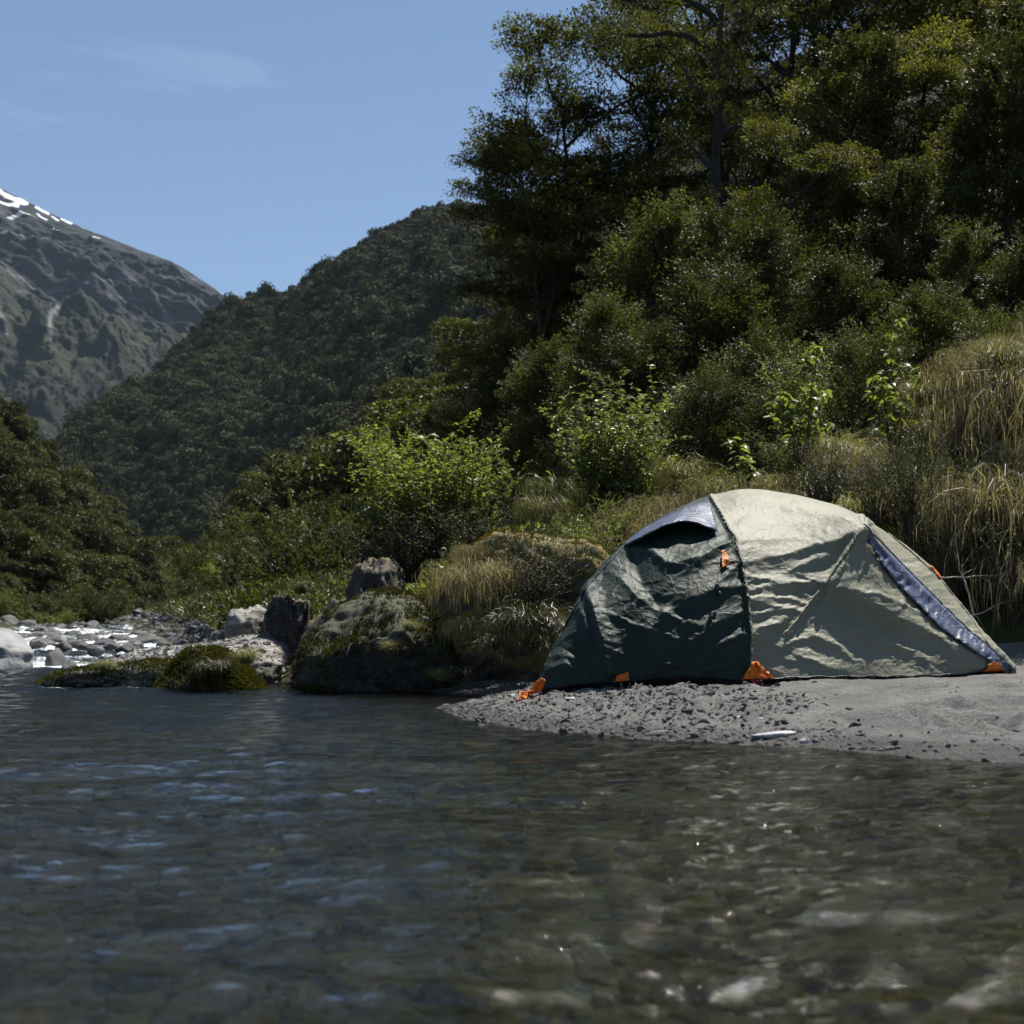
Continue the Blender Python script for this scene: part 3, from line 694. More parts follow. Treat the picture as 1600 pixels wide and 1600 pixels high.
o, Q, F = boulder("large boulder topped with orange and yellow moss beside the tent", 655, 965, 834, 1030, 10.95, .78, 67, M_MOSSY, prof=[.62, .80, .93, 1.0, .99, 1.0, .97, .97, .95], box=6, rough=.09, planes=2, cut=(.85, .98), fine=.04, zsink=.25, sub=6)
fuzz("moss", Q, F, 14000, M_MOSSO, o, (.012, .035), .15, 6)
TOPB = (o, Q, F)

# cobbles and rocks along the rapids
ck = []
for s in range(5):
    P, F = rock_shape(100 + s, 3, rough=.15, planes=12, cut=(.55, .85)); ck.append(mesh_from("river_rock", P * np.array([1, .8, .6]), F, M_COB, True))
r_ = np.random.default_rng(5)
spots = [(88, 998, 30, .30), (118, 1003, 26, .22), (140, 996, 32, .28), (165, 1001, 27, .25), (190, 996, 33, .3), (205, 990, 40, .4), (60, 985, 52, .5), (95, 983, 55, .5), (128, 984, 56, .5), (180, 984, 55, .6),
         (60, 1000, 25, .22), (175, 1007, 24, .22), (100, 1008, 24, .16), (128, 1009, 24, .14), (85, 991, 38, .4), (172, 988, 45, .5), (240, 1000, 30, .3), (255, 1003, 27, .2), (275, 996, 33, .3), (132, 987, 48, .5), (196, 1010, 23, .18), (68, 992, 36, .35), (295, 992, 38, .4), (215, 978, 62, .8), (232, 972, 66, 1.0), (262, 985, 50, .6), (250, 990, 42, .45), (285, 985, 48, .5), (305, 980, 55, .8), (150, 1012, 22, .16), (210, 1004, 27, .22), (110, 990, 38, .35), (228, 996, 33, .3),
         (75, 1003, 27, .2), (155, 990, 40, .35), (330, 977, 60, .9), (40, 975, 60, .7), (12, 972, 62, .7)]
names = ["flat dark", "rounded wet", "pale angular", "low grey", "brown"]
for k, (px, py, d, s) in enumerate(spots):
    p = W(px, py, d)
    o = put("river_rock", ck[k % 5], None, (p[0], p[1], p[2] - s * .25), (0, 0, r_.uniform(0, 6)), (s, s, s * r_.uniform(.8, 1.1)))
    tag(o, "dark and pale river rock among the white water and cobble bar upstream", "rock", "rocks in the rapids")

# stones on the sandbar, each a thing
def stone_on(px, py, w, h, label, mat, seed, name="stone", flat=.4, dyf=.7, cat="stone", rotz=0):
    x, y, z = ground_px(px, py); P, F = rock_shape(seed, 3, rough=.14, planes=12, cut=(.5, .85))
    s = w / FPX * y / 2
    P = P / np.abs(P).max(0)
    me = mesh_from(name, P * np.array([s, s * dyf, h / FPX * y * .7]), F, mat, True)
    zz = float(sand_z(np.array([x]), np.array([y]))[0])
    o = put(name, me, None, (x, y, max(zz, .003) + h / FPX * y * .2), (random.uniform(-.1, .1), random.uniform(-.1, .1), rotz)); tag(o, label, cat)
M_PALE = mat_rock("pale_stone", (0.25, 0.25, 0.26), (0.36, 0.36, 0.37), (0.5, 0.5, 0.5), moss_amt=-.5, lichen=.1, scale=9)
M_DST = mat_rock("slate_stone", (0.035, 0.035, 0.04), (0.07, 0.07, 0.075), (0.12, 0.12, 0.12), moss_amt=-.5, lichen=.1, scale=9)
stone_on(1203, 1153, 88, 12, "long flat pale slate at the waterline of the sandbar", M_PALE, 201, dyf=.5, rotz=.25)
stone_on(1027, 1146, 46, 7, "thin dark flat stone at the waterline left of the pale slate", M_DST, 202, dyf=.5)
stone_on(1257, 1162, 17, 12, "small bright white stone at the waterline right of the pale slate", M_PALE, 203)
stone_on(1234, 1105, 14, 7, "small dark oval stone on the open sand in front of the tent", M_DST, 204)
stone_on(1275, 1161, 13, 7, "dark pebble in the wet sand just right of the white stone", M_DST, 205)
stone_on(1390, 1171, 20, 7, "dark stone at the edge of the water on the right", M_DST, 206)
stone_on(893, 1096, 24, 6, "flat pale stone on the gravel below the tent's dark front panel", M_PALE, 207)
stone_on(800, 1090, 22, 6, "pale flat stone behind the orange tab at the left tip of the sandbar", M_PALE, 208)
stone_on(1158, 1120, 22, 6, "pale flat pebble in the gravel below the middle orange tab", M_PALE, 209)
stone_on(1188, 1128, 13, 5, "small pale pebble at the edge between gravel and sand", M_PALE, 210)
stone_on(1080, 1083, 16, 10, "small rough grey stone under the edge of the dark groundsheet", M_DST, 211)

# gravel: thousands of small slaty stones, shared shapes scattered with geometry nodes
def coll_of(name, meshes):
    c = bpy.data.collections.new(name)
    for k, m in enumerate(meshes):
        o = bpy.data.objects.new(m.name, m); c.objects.link(o)
    return c
def scatter(name, pts, scl, rot, coll, label=None, cat=None, idx=None, kind='stuff'):
    pts = np.asarray(pts, np.float32); n = len(pts)
    me = bpy.data.meshes.new(name); me.vertices.add(n); me.vertices.foreach_set("co", pts.ravel())
    a = me.attributes.new("scl", 'FLOAT_VECTOR', 'POINT'); s = np.asarray(scl, np.float32)
    if s.ndim == 1: s = np.repeat(s[:, None], 3, 1)
    a.data.foreach_set("vector", s.ravel())
    a = me.attributes.new("rot", 'FLOAT_VECTOR', 'POINT'); a.data.foreach_set("vector", np.asarray(rot, np.float32).ravel())
    a = me.attributes.new("idx", 'INT', 'POINT'); nm = len(coll.objects)
    a.data.foreach_set("value", (np.random.default_rng(n).integers(0, nm, n) if idx is None else idx).astype(np.int32))
    o = put(name, me)
    ng = bpy.data.node_groups.new(name + "_scatter", 'GeometryNodeTree')
    ng.interface.new_socket("Geometry", in_out='INPUT', socket_type='NodeSocketGeometry'); ng.interface.new_socket("Geometry", in_out='OUTPUT', socket_type='NodeSocketGeometry')
    gi, go = ng.nodes.new('NodeGroupInput'), ng.nodes.new('NodeGroupOutput')
    mtp = ng.nodes.new('GeometryNodeMeshToPoints'); iop = ng.nodes.new('GeometryNodeInstanceOnPoints'); ci = ng.nodes.new('GeometryNodeCollectionInfo')
    ci.inputs[0].default_value = coll; ci.inputs['Separate Children'].default_value = True; ci.inputs['Reset Children'].default_value = True
    iop.inputs['Pick Instance'].default_value = True
    def na(nm, t):
        q = ng.nodes.new('GeometryNodeInputNamedAttribute'); q.data_type = t; q.inputs[0].default_value = nm; return q
    ns, nr, ni = na("scl", 'FLOAT_VECTOR'), na("rot", 'FLOAT_VECTOR'), na("idx", 'INT')
    e2r = ng.nodes.new('FunctionNodeEulerToRotation')
    K = ng.links.new
    K(gi.outputs[0], mtp.inputs[0]); K(mtp.outputs[0], iop.inputs['Points']); K(ci.outputs[0], iop.inputs['Instance'])
    K(ni.outputs[0], iop.inputs['Instance Index']); K(nr.outputs[0], e2r.inputs[0]); K(e2r.outputs[0], iop.inputs['Rotation']); K(ns.outputs[0], iop.inputs['Scale'])
    K(iop.outputs[0], go.inputs[0])
    md = o.modifiers.new("scatter", 'NODES'); md.node_group = ng
    tag(o, label, cat, kind=kind)
    return o
M_GRAV = mat_rock("gravel_stone", (0.06, 0.055, 0.05), (0.16, 0.155, 0.145), (0.36, 0.355, 0.34), moss_amt=-.5, lichen=0, scale=14)
gm = []
for s in range(8):
    P, F = rock_shape(300 + s, 2, rough=.2, planes=10, cut=(.5, .8)); gm.append(mesh_from("gravel_stone", P * np.array([1, .75, .33 + .1 * (s % 3)]), F, M_GRAV, False))
GC = coll_of("gravel_shapes", gm)
n = 62000
gx = r_.uniform(-.75, 4.3, n); gy = r_.uniform(3.2, 10.2, n)
zz = sand_z(gx, gy); gmk = gravel_mask(gx, gy)
nearw = np.exp(-np.clip(zz, 0, 1) / .03)
keep = (zz > -0.05) & (r_.random(n) < np.clip(gmk * .9 + .30 * nearw + .012, 0, 1))
gx, gy, zz = gx[keep], gy[keep], zz[keep]; m_ = len(gx)
sc = np.clip(np.exp(r_.normal(-5.0, .52, m_)), .003, .03)
scatter("gravel", np.stack([gx, gy, zz + sc * .12], -1), sc, np.stack([r_.normal(0, .35, m_), r_.normal(0, .35, m_), r_.uniform(0, 6.3, m_)], -1), GC, "loose slaty gravel covering the sandbar in front of the tent", "gravel")
# stones of the riverbed
M_BST = mat_rock("riverbed_stone", (0.025, 0.024, 0.013), (0.065, 0.06, 0.03), (0.14, 0.13, 0.07), moss_amt=.05, moss_cols=((0.05, 0.06, 0.01), (0.11, 0.11, 0.02)), lichen=.05, scale=2)
bm_ = []
for s in range(6):
    P, F = rock_shape(400 + s, 3, rough=.18, planes=10, cut=(.5, .85)); bm_.append(mesh_from("riverbed_stone", P * np.array([1, .8, .5]), F, M_BST, True))
BC = coll_of("riverbed_shapes", bm_)
n = 16000
by = 0.2 + 11 * r_.random(n) ** 1.6; bx = r_.uniform(-1, 1, n) * (.7 * by + 1.2)
bz = gz(bx, by); keep = bz < .0
bx, by, bz = bx[keep], by[keep], bz[keep]; m_ = len(bx)
sc = np.clip(np.exp(r_.normal(-3.5, .6, m_)), .01, .14); sc = np.minimum(sc, -bz * .75 + .01)
scatter("riverbed_stones", np.stack([bx, by, bz], -1), sc, np.stack([r_.normal(0, .3, m_), r_.normal(0, .3, m_), r_.uniform(0, 6.3, m_)], -1), BC, "olive and brown stones on the bed of the clear river", "stones")

# ------------------------------------------------------------------ tent
def mat_fabric(name, col, spec=.32, rough=.5, sheen=.0, trans=.06, bump=.55, crease=.9, rot=0.4, tint=.12):
    m, nt, out = mat_new(name)
    geo = N(nt, "ShaderNodeNewGeometry")
    mp = N(nt, "ShaderNodeMapping"); mp.inputs['Rotation'].default_value = (0, rot, 0.2); mp.inputs['Scale'].default_value = (1.0, 1.0, 2.2); L(nt, geo.outputs['Position'], mp.inputs[0])
    n1 = N(nt, "ShaderNodeTexNoise", Scale=7.0, Detail=9.0, Roughness=.62, Distortion=1.2); L(nt, mp.outputs[0], n1.inputs['Vector'])
    # sharp storage creases
    vo = N(nt, "ShaderNodeTexVoronoi", _feature='DISTANCE_TO_EDGE', Scale=9.0); 
    nd = N(nt, "ShaderNodeTexNoise", Scale=4.0, Detail=3.0); L(nt, geo.outputs['Position'], nd.inputs['Vector'])
    va = N(nt, "ShaderNodeMixRGB", _blend_type='ADD', Fac=.35); L(nt, geo.outputs['Position'], va.inputs['Color1']); L(nt, nd.outputs['Color'], va.inputs['Color2'])
    L(nt, va.outputs[0], vo.inputs['Vector'])
    cr = N(nt, "ShaderNodeMapRange", i1=0.0, i2=0.10, i3=1.0, i4=0.0); L(nt, vo.outputs['Distance'], cr.inputs[0])
    vo2 = N(nt, "ShaderNodeTexVoronoi", _feature='DISTANCE_TO_EDGE', Scale=24.0); L(nt, va.outputs[0], vo2.inputs['Vector'])
    cr2 = N(nt, "ShaderNodeMapRange", i1=0.0, i2=0.12, i3=1.0, i4=0.0); L(nt, vo2.outputs['Distance'], cr2.inputs[0])
    wv = N(nt, "ShaderNodeTexNoise", Scale=600.0, Detail=1.0); L(nt, geo.outputs['Position'], wv.inputs['Vector'])
    b1 = N(nt, "ShaderNodeBump", Strength=.8 * bump, Distance=.022); L(nt, n1.outputs['Fac'], b1.inputs['Height'])
    b2 = N(nt, "ShaderNodeBump", Strength=.42 * crease, Distance=.006); L(nt, cr.outputs[0], b2.inputs['Height']); L(nt, b1.outputs[0], b2.inputs['Normal'])
    b3 = N(nt, "ShaderNodeBump", Strength=.22 * crease, Distance=.003); L(nt, cr2.outputs[0], b3.inputs['Height']); L(nt, b2.outputs[0], b3.inputs['Normal'])
    b4 = N(nt, "ShaderNodeBump", Strength=.25, Distance=.001); L(nt, wv.outputs['Fac'], b4.inputs['Height']); L(nt, b3.outputs[0], b4.inputs['Normal'])
    n5 = N(nt, "ShaderNodeTexNoise", Scale=3.0, Detail=5.0); L(nt, geo.outputs['Position'], n5.inputs['Vector'])
    r = ramp(nt, [(0.3, [c * (1 - tint) for c in col]), (0.7, [c * (1 + tint) for c in col])]); L(nt, n5.outputs['Fac'], r.inputs[0])
    b = N(nt, "ShaderNodeBsdfPrincipled", Roughness=rough); L(nt, r.outputs[0], b.inputs['Base Color']); L(nt, b4.outputs[0], b.inputs['Normal'])
    b.inputs['Specular IOR Level'].default_value = spec
    t = N(nt, "ShaderNodeBsdfTranslucent"); L(nt, r.outputs[0], t.inputs[0])
    mx = N(nt, "ShaderNodeMixShader", Fac=trans); L(nt, b.outputs[0], mx.inputs[1]); L(nt, t.outputs[0], mx.inputs[2])
    L(nt, mx.outputs[0], out.inputs[0]); return m
M_FLY = mat_fabric("khaki_fly_nylon", (0.195, 0.19, 0.132), spec=.42, rough=.62, bump=.35, crease=.55)
M_VEST = mat_fabric("dark_green_nylon", (0.014, 0.027, 0.020), spec=.2, rough=.55, trans=.0, bump=.3, crease=.7)
M_BLUE = mat_fabric("slate_blue_nylon", (0.075, 0.09, 0.14), rough=.42, trans=.0, rot=-.8)
M_ORANGE = mat_fabric("orange_nylon", (0.72, 0.17, 0.012), rough=.45, trans=.15)
M_NAVY = mat_fabric("navy_groundsheet_nylon", (0.008, 0.009, 0.016), rough=.45, trans=0)
M_BLACKP = mat_plain("black_plastic", (0.01, 0.01, 0.011), .35)
M_CORD = mat_plain("grey_cord", (0.25, 0.24, 0.2), .7)
M_REDP = mat_plain("red_buckle_plastic", (0.3, 0.012, 0.02), .4)

def tg(px, d, lift=.02):
    x = (px - 800) / FPX * d
    z = float(gz(np.array([x]), np.array([d]))[0]) + lift
    return (px, HOR - (z - CAMH) / d * FPX, d)
st = [
 [tg(833, 7.60, .035)] * 4 + [tg(836, 7.64, .05), tg(842, 7.70, .03), tg(846, 7.75, .02)],
 [tg(900, 7.58, .05), (903, 1022, 7.64), (909, 972, 7.74), (913, 942, 7.86), (918, 915, 8.0), (935, 960, 8.6), tg(945, 9.0)],
 [tg(970, 7.56, .05), (972, 1002, 7.62), (975, 932, 7.76), (977, 885, 7.98), (979, 848, 8.25), (1000, 900, 8.9), tg(1012, 9.3)],
 [tg(1070, 7.58, .06), (1069, 985, 7.64), (1066, 905, 7.8), (1062, 848, 8.05), (1056, 803, 8.42), (1075, 850, 9.1), tg(1085, 9.55)],
 [tg(1172, 7.62, .045), (1170, 972, 7.73), (1157, 888, 7.90), (1138, 828, 8.16), (1112, 783, 8.66), (1130, 830, 9.2), tg(1150, 9.62)],
 [tg(1262, 7.70, .03), (1256, 975, 7.87), (1246, 895, 8.04), (1226, 825, 8.28), (1195, 771, 8.75), (1210, 830, 9.3), tg(1220, 9.66)],
 [tg(1350, 7.84), (1350, 950, 8.06), (1346, 826, 8.26), (1330, 806, 8.44), (1305, 789, 8.76), (1315, 850, 9.3), tg(1320, 9.66)],
 [tg(1430, 8.03), (1424, 1000, 8.20), (1415, 908, 8.38), (1404, 868, 8.56), (1387, 834, 8.82), (1390, 900, 9.3), tg(1392, 9.64)],
 [tg(1505, 8.25), (1502, 1022, 8.36), (1496, 983, 8.49), (1482, 932, 8.70), (1464, 898, 8.98), (1466, 960, 9.35), tg(1462, 9.6)],
 [tg(1545, 8.4), (1544, 1040, 8.43), (1543, 1015, 8.5), (1532, 990, 8.7), (1518, 968, 9.05), (1515, 1010, 9.35), tg(1510, 9.55)],
 [tg(1582, 8.5), (1582, 1050, 8.5), (1581, 1046, 8.52), (1576, 1042, 8.75), (1562, 1033, 9.15), (1560, 1045, 9.35), tg(1560, 9.5)],
]
NET = np.array([[W(*p) for p in row] for row in st])       # (11,7,3)
KV = np.array([0, .28, .54, .78, 1.0, 1.5, 2.0])
KU = np.array([0, 70, 140, 235, 337, 425, 512, 595, 670, 708, 747]) / 747.0
def tent_surf(u, vv):
    A = herm(NET, u, KU)                     # (nu,7,3)
    B = herm(np.transpose(A, (1, 0, 2)), vv, KV)   # (nv,nu,3)
    return B
FOLDS = [  # polyline, width below/left, width above/right (px), height m
 ([(1345, 826), (1322, 868), (1297, 902), (1268, 938), (1226, 990)], 4, 5, .014),
 ([(1346, 828), (1318, 880), (1290, 925)], 22, 7, .030),
 ([(1345, 830), (1290, 853), (1225, 872), (1160, 880)], 10, 26, .030),
 ([(1300, 868), (1255, 888), (1215, 897)], 8, 14, .018),
 ([(1345, 828), (1352, 880), (1372, 930)], 12, 16, .016),
 ([(1300, 925), (1345, 945), (1400, 975), (1470, 1015), (1560, 1046)], 13, 38, .055),
 ([(1160, 903), (1220, 912), (1285, 916)], 6, 8, .012),
 ([(1165, 925), (1215, 918), (1268, 912)], 5, 7, .012),
 ([(1168, 938), (1215, 935), (1275, 948)], 5, 6, .011),
 ([(1163, 900), (1230, 922), (1290, 942)], 2.5, 2.5, .006),
 ([(1166, 940), (1210, 950), (1250, 958)], 6, 8, .016),
 ([(1175, 990), (1210, 975), (1240, 962)], 7, 9, .018),
 ([(1172, 962), (1200, 958), (1235, 955)], 6, 6, .012),
 ([(1175, 993), (1200, 1003), (1222, 1012)], 4, 5, .010),
 ([(1222, 1012), (1250, 1000), (1290, 1000)], 6, 8, .010),
 ([(1236, 1022), (1290, 1045), (1345, 1056)], 4, 9, .012),
 ([(1262, 990), (1300, 1010), (1330, 1030)], 6, 8, .012),
 ([(1255, 965), (1340, 992), (1440, 1030), (1530, 1050)], 10, 16, .012),
 ([(1330, 985), (1400, 1012), (1450, 1035)], 8, 10, .010),
 ([(1310, 925), (1360, 935), (1420, 960), (1470, 985)], 4, 5, .008),
 ([(1420, 925), (1400, 950), (1385, 965)], 4, 5, .006),
 ([(1140, 779), (1210, 790), (1290, 808), (1340, 818)], 10, 9, .013),
 ([(1175, 775), (1230, 780), (1300, 800)], 6, 6, .008),
 ([(1160, 820), (1220, 818), (1280, 822)], 8, 10, .006),
 ([(1155, 850), (1200, 846), (1250, 842)], 6, 8, .006),
 # dark vestibule
 ([(920, 918), (932, 960), (945, 1010), (955, 1066)], 12, 14, .042),
 ([(905, 945), (915, 985), (928, 1025)], 7, 8, .018),
 ([(992, 855), (1020, 868), (1045, 887)], 5, 9, .022),
 ([(1045, 887), (1080, 880), (1118, 862)], 10, 14, .026),
 ([(985, 860), (1000, 905), (1030, 945), (1075, 955)], 18, 22, -.030),
 ([(960, 900), (1000, 935), (1045, 962), (1100, 980)], 8, 10, .014),
 ([(930, 950), (990, 975), (1060, 1000)], 3, 3, .006),
 ([(1005, 990), (1050, 950), (1110, 925), (1155, 915)], 10, 14, .016),
 ([(1075, 1005), (1120, 975), (1160, 950)], 8, 10, .014),
 ([(1000, 1065), (1060, 1030), (1120, 1010), (1165, 990)], 7, 10, .014),
 ([(1060, 1068), (1110, 1045), (1160, 1030)], 6, 8, .014),
 ([(960, 1020), (1010, 1035), (1070, 1045)], 3, 5, .008),
 ([(852, 1050), (880, 1040), (912, 1055)], 6, 8, .014),
 ([(870, 1025), (895, 1030), (918, 1048), (925, 1068)], 5, 6, .010),
 ([(1118, 862), (1140, 850), (1150, 842)], 6, 8, .016),
 ([(1130, 905), (1150, 890), (1160, 880)], 4, 5, .010),
]
_rc = np.random.default_rng(77)
CREASES = []
for _k in range(170):
    if _k < 105: cx_, cy_ = _rc.uniform(1175, 1540), _rc.uniform(830, 1060); an_ = _rc.normal(.25, .45)
    else: cx_, cy_ = _rc.uniform(870, 1160), _rc.uniform(880, 1065); an_ = _rc.normal(.3, .55) * _rc.choice([-1, 1])
    ln_ = _rc.uniform(12, 55); CREASES.append((cx_, cy_, an_, ln_, _rc.uniform(1.6, 3.6), _rc.uniform(.0014, .0042) * _rc.choice([-1, 1])))
def seg_signed(x, y, P):
    best = np.full(x.shape, 1e9); sg = np.zeros(x.shape); par = np.zeros(x.shape)
    n = len(P) - 1
    for i in range(n):
        a, b = P[i], P[i + 1]; ab = b - a; L2 = (ab ** 2).sum()
        t = ((x - a[0]) * ab[0] + (y - a[1]) * ab[1]) / L2
        tc_ = np.clip(t, 0, 1); dx, dy = x - a[0] - tc_ * ab[0], y - a[1] - tc_ * ab[1]
        d = np.hypot(dx, dy); c = ab[0] * (y - a[1]) - ab[1] * (x - a[0])
        m = d < best; best = np.where(m, d, best); sg = np.where(m, np.sign(c), sg); par = np.where(m, (i + tc_) / n, par)
    return best, sg, par
def displace(S, vv, amp=1.0):
    px = 800 + S[..., 0] / S[..., 1] * FPX; py = HOR - (S[..., 2] - CAMH) / S[..., 1] * FPX
    qx = px + 5 * pn(px / 30, py / 30, 1.0) + 2 * pn(px / 9, py / 9, 4.0); qy = py + 5 * pn(px / 30, py / 30, 2.0) + 2 * pn(px / 9, py / 9, 5.0)
    H = np.zeros(px.shape)
    for pts, w1, w2, a in FOLDS:
        P = np.array(pts, float)
        d, s, t = seg_signed(qx, qy, P)
        below = (s > 0) if P[-1, 0] > P[0, 0] else (s < 0)
        w = np.where(below, w1, w2)
        H += 1.25 * a * np.exp(-(d / w) ** 1.6) * (.35 + .65 * np.sin(np.clip(t, .0, 1) * math.pi) ** .5)
    front = sstep(1.02, .96, vv)[:, None]
    for (cx_, cy_, an_, ln_, w_, am_) in CREASES:
        c1, s1 = math.cos(an_), math.sin(an_); uu_ = (px - cx_) * c1 + (py - cy_) * s1; vv_ = -(px - cx_) * s1 + (py - cy_) * c1 + 2.0 * np.sin(uu_ / 11 + cx_)
        m_ = (np.abs(uu_) < ln_) & (np.abs(vv_) < w_ * 3)
        H[m_] += am_ * np.exp(-np.abs(vv_[m_] / w_) ** 1.3) * (1 - (uu_[m_] / ln_) ** 2)
    H = H * front
    # broad slackness and fine crumple
    right_ = sstep(1150, 1180, px); roof = sstep(900, 840, py) * right_
    H += .006 * fbm(px / 70, py / 50, 7.0, 2) + (.0036 * ridged(px / 70 - py / 60, py / 17 + px / 90, 6.0, 3) + .0016 * ridged(px / 11, py / 8, 3.0, 2)) * (1 - .75 * roof) * (.45 + .55 * right_)
    H += (1 - right_) * .0035 * ridged(px / 60 + py / 40, (py + .55 * px) / 34, 5.0, 2)
    # puckers along the hoop seam
    hx = np.interp(py, [783, 828, 888, 972, 1066], [1112, 1138, 1157, 1170, 1172])
    H += .0028 * np.sin(py / 3.1 + 1.5 * pn(px / 12, py / 12, 3.0)) * np.exp(-((px - hx) / 9) ** 2) * front
    H += .010 * np.exp(-((px - hx) / 3.2) ** 2) * sstep(1.9, 1.5, vv)[:, None]
    # strip ridge
    ex = np.interp(py, [826, 908, 983, 1015, 1048], [1346, 1415, 1496, 1543, 1582])
    e = np.exp(-((px - ex) / 6) ** 2) * (px > 1340) * front
    H += .012 * e
    du = np.gradient(S, axis=1); dv = np.gradient(S, axis=0)
    n = np.cross(du, dv); n /= (np.linalg.norm(n, axis=2)[..., None] + 1e-9)
    c = S.mean((0, 1)); c[2] = .2
    n *= np.sign((n * (S - c)).sum(2))[..., None]
    edge = np.clip(vv / .06, .15, 1)[:, None] * np.clip((2 - vv) / .1, 0, 1)[:, None]
    return S + n * (H * edge * amp)[..., None]
def hem(u, S):
    """lift the bottom edge in soft scallops"""
    S = S.copy(); return S
tent = tag(empty("tent", W(1180, 1066, 8.2)), "small khaki and dark green dome tent with orange corner tabs pitched on the sandbar", "tent")
TL = np.array(tent.location)
vv = np.concatenate([np.linspace(0, 1.02, 212)[:-1], np.linspace(1.02, 2, 60)])
UH = KU[4]
nuA, nuB = 220, 285
uu = np.concatenate([np.linspace(0.0005, UH, nuA), np.linspace(UH, .9995, nuB)[1:]])
BASE = tent_surf(uu, vv)
DSP = displace(BASE, vv)
def part(name, V, F, mat, parent=tent, smooth=True, label=None):
    V = np.asarray(V, float).reshape(-1, 3) - TL
    o = put(name, mesh_from(name, V, F, mat, smooth), parent)
    if label: o['label'] = label
    return o
A = DSP[:, :nuA]; B = DSP[:, nuA - 1:]
part("vestibule_panel", A, grid_faces(*A.shape[:2]), M_VEST, label="dark green nylon panel at the left end of the tent")
part("fly_panel", B, grid_faces(*B.shape[:2]), M_FLY, label="khaki nylon panel over the top and right of the tent")
PXT = 800 + DSP[..., 0] / DSP[..., 1] * FPX; PYT = HOR - (DSP[..., 2] - CAMH) / DSP[..., 1] * FPX
_du = np.gradient(DSP, axis=1); _dv = np.gradient(DSP, axis=0); NT = np.cross(_du, _dv); NT /= (np.linalg.norm(NT, axis=2)[..., None] + 1e-9)
_c = DSP.mean((0, 1)); _c[2] = .2; NT *= np.sign((NT * (DSP - _c)).sum(2))[..., None]
FR = vv < 1.04
def on_tent(px, py, off=.004):
    """surface point of the tent's front that shows at a photo pixel"""
    q = (PXT[FR] - px) ** 2 + (PYT[FR] - py) ** 2; k = np.unravel_index(np.argmin(q), q.shape)
    return DSP[FR][k] + NT[FR][k] * off + np.array([0, -.002, 0])
def ribbon(name, c1, c2, nseg, mat, off=.006, ruffle=0, nacross=6, label=None, bulge=0.0, parent=tent):
    """cloth strip lying on the tent between two edge curves"""
    k1 = np.linspace(0, 1, len(c1)); k2 = np.linspace(0, 1, len(c2)); t = np.linspace(0, 1, nseg)
    E1 = np.stack([np.interp(t, k1, [p[i] for p in c1]) for i in (0, 1)], 1); E2 = np.stack([np.interp(t, k2, [p[i] for p in c2]) for i in (0, 1)], 1)
    rows = []
    for j in range(nacross):
        s = j / (nacross - 1); r = []
        for q in range(nseg):
            p = E1[q] * (1 - s) + E2[q] * s
            o_ = off + bulge * math.sin(math.pi * min(1, s * 1.0 + .0)) + ruffle * (float(pn(q * .33, s * 1.6, 3.0)) * 1.3 + .8 * float(pn(q * .8, s * 3, 9.0))) * (.4 + s)
            r.append(on_tent(p[0], p[1], float(o_)))
        rows.append(r)
    R = np.array(rows)
    # smooth the strip along its length
    for _q in range(2): R[:, 1:-1] = (R[:, :-2] + 2 * R[:, 1:-1] + R[:, 2:]) / 4
    for q in range(nseg):
        R[:, q, :] += 0
    if ruffle:
        tt = np.arange(nseg)
        R[..., 1] -= ruffle * 1.0 * np.abs(pn(tt[None] * .45 + np.arange(nacross)[:, None] * .3, np.arange(nacross)[:, None] * .5 + 0 * tt[None], 2.0))
        R[..., 2] += ruffle * .5 * pn(tt[None] * .6, np.arange(nacross)[:, None] * .7 + 0 * tt[None], 6.0)
    o = part(name, R, grid_faces(*R.shape[:2]), mat, parent, True, label)
    sm = o.modifiers.new("thickness", 'SOLIDIFY'); sm.thickness = .003
    return o
ribbon("door_strip", [(1358, 838), (1400, 878), (1450, 928), (1500, 978), (1545, 1016), (1584, 1046)], [(1355, 848), (1380, 890), (1418, 934), (1464, 980), (1505, 1010), (1541, 1032), (1574, 1052)], 150, M_BLUE, .010, .010, 8, "ruffled slate blue zip strip down the right side")
# vent hood with a gap beneath
def hood():
    up = [(978, 850), (1000, 832), (1030, 815), (1060, 801), (1085, 790), (1108, 786)]
    lo = [(979, 854), (1010, 842), (1040, 829), (1068, 821), (1098, 826), (1121, 833)]
    t = np.linspace(0, 1, 60); k = np.linspace(0, 1, 6); rows = []
    for s in np.linspace(0, 1, 14):
        r = []
        for q in t:
            p1 = [np.interp(q, k, [a[i] for a in up]) for i in (0, 1)]; p2 = [np.interp(q, k, [a[i] for a in lo]) for i in (0, 1)]
            p = [p1[i] * (1 - s) + p2[i] * s for i in (0, 1)]
            b = on_tent(p[0], p[1], .006)
            out_ = .13 * s ** 1.2 * math.sin(math.pi * np.clip(q, .02, .98)) ** .6
            b = b + np.array([-.15, -1, .1]) * out_
            b = b + np.array([0, -1, .6]) * .007 * float(pn(q * 9 + s, s * 4.0, 3.0))
            r.append(b)
        rows.append(r)
    R = np.array(rows)
    for _q in range(3): R[:, 1:-1] = (R[:, :-2] + 2 * R[:, 1:-1] + R[:, 2:]) / 4
    o = part("vent_hood", R, grid_faces(*R.shape[:2]), M_BLUE, label="slate blue vent hood above the dark green panel")
    o.modifiers.new("thickness", 'SOLIDIFY').thickness = .004
    e = R[-1]
    return e
hood_edge = hood()
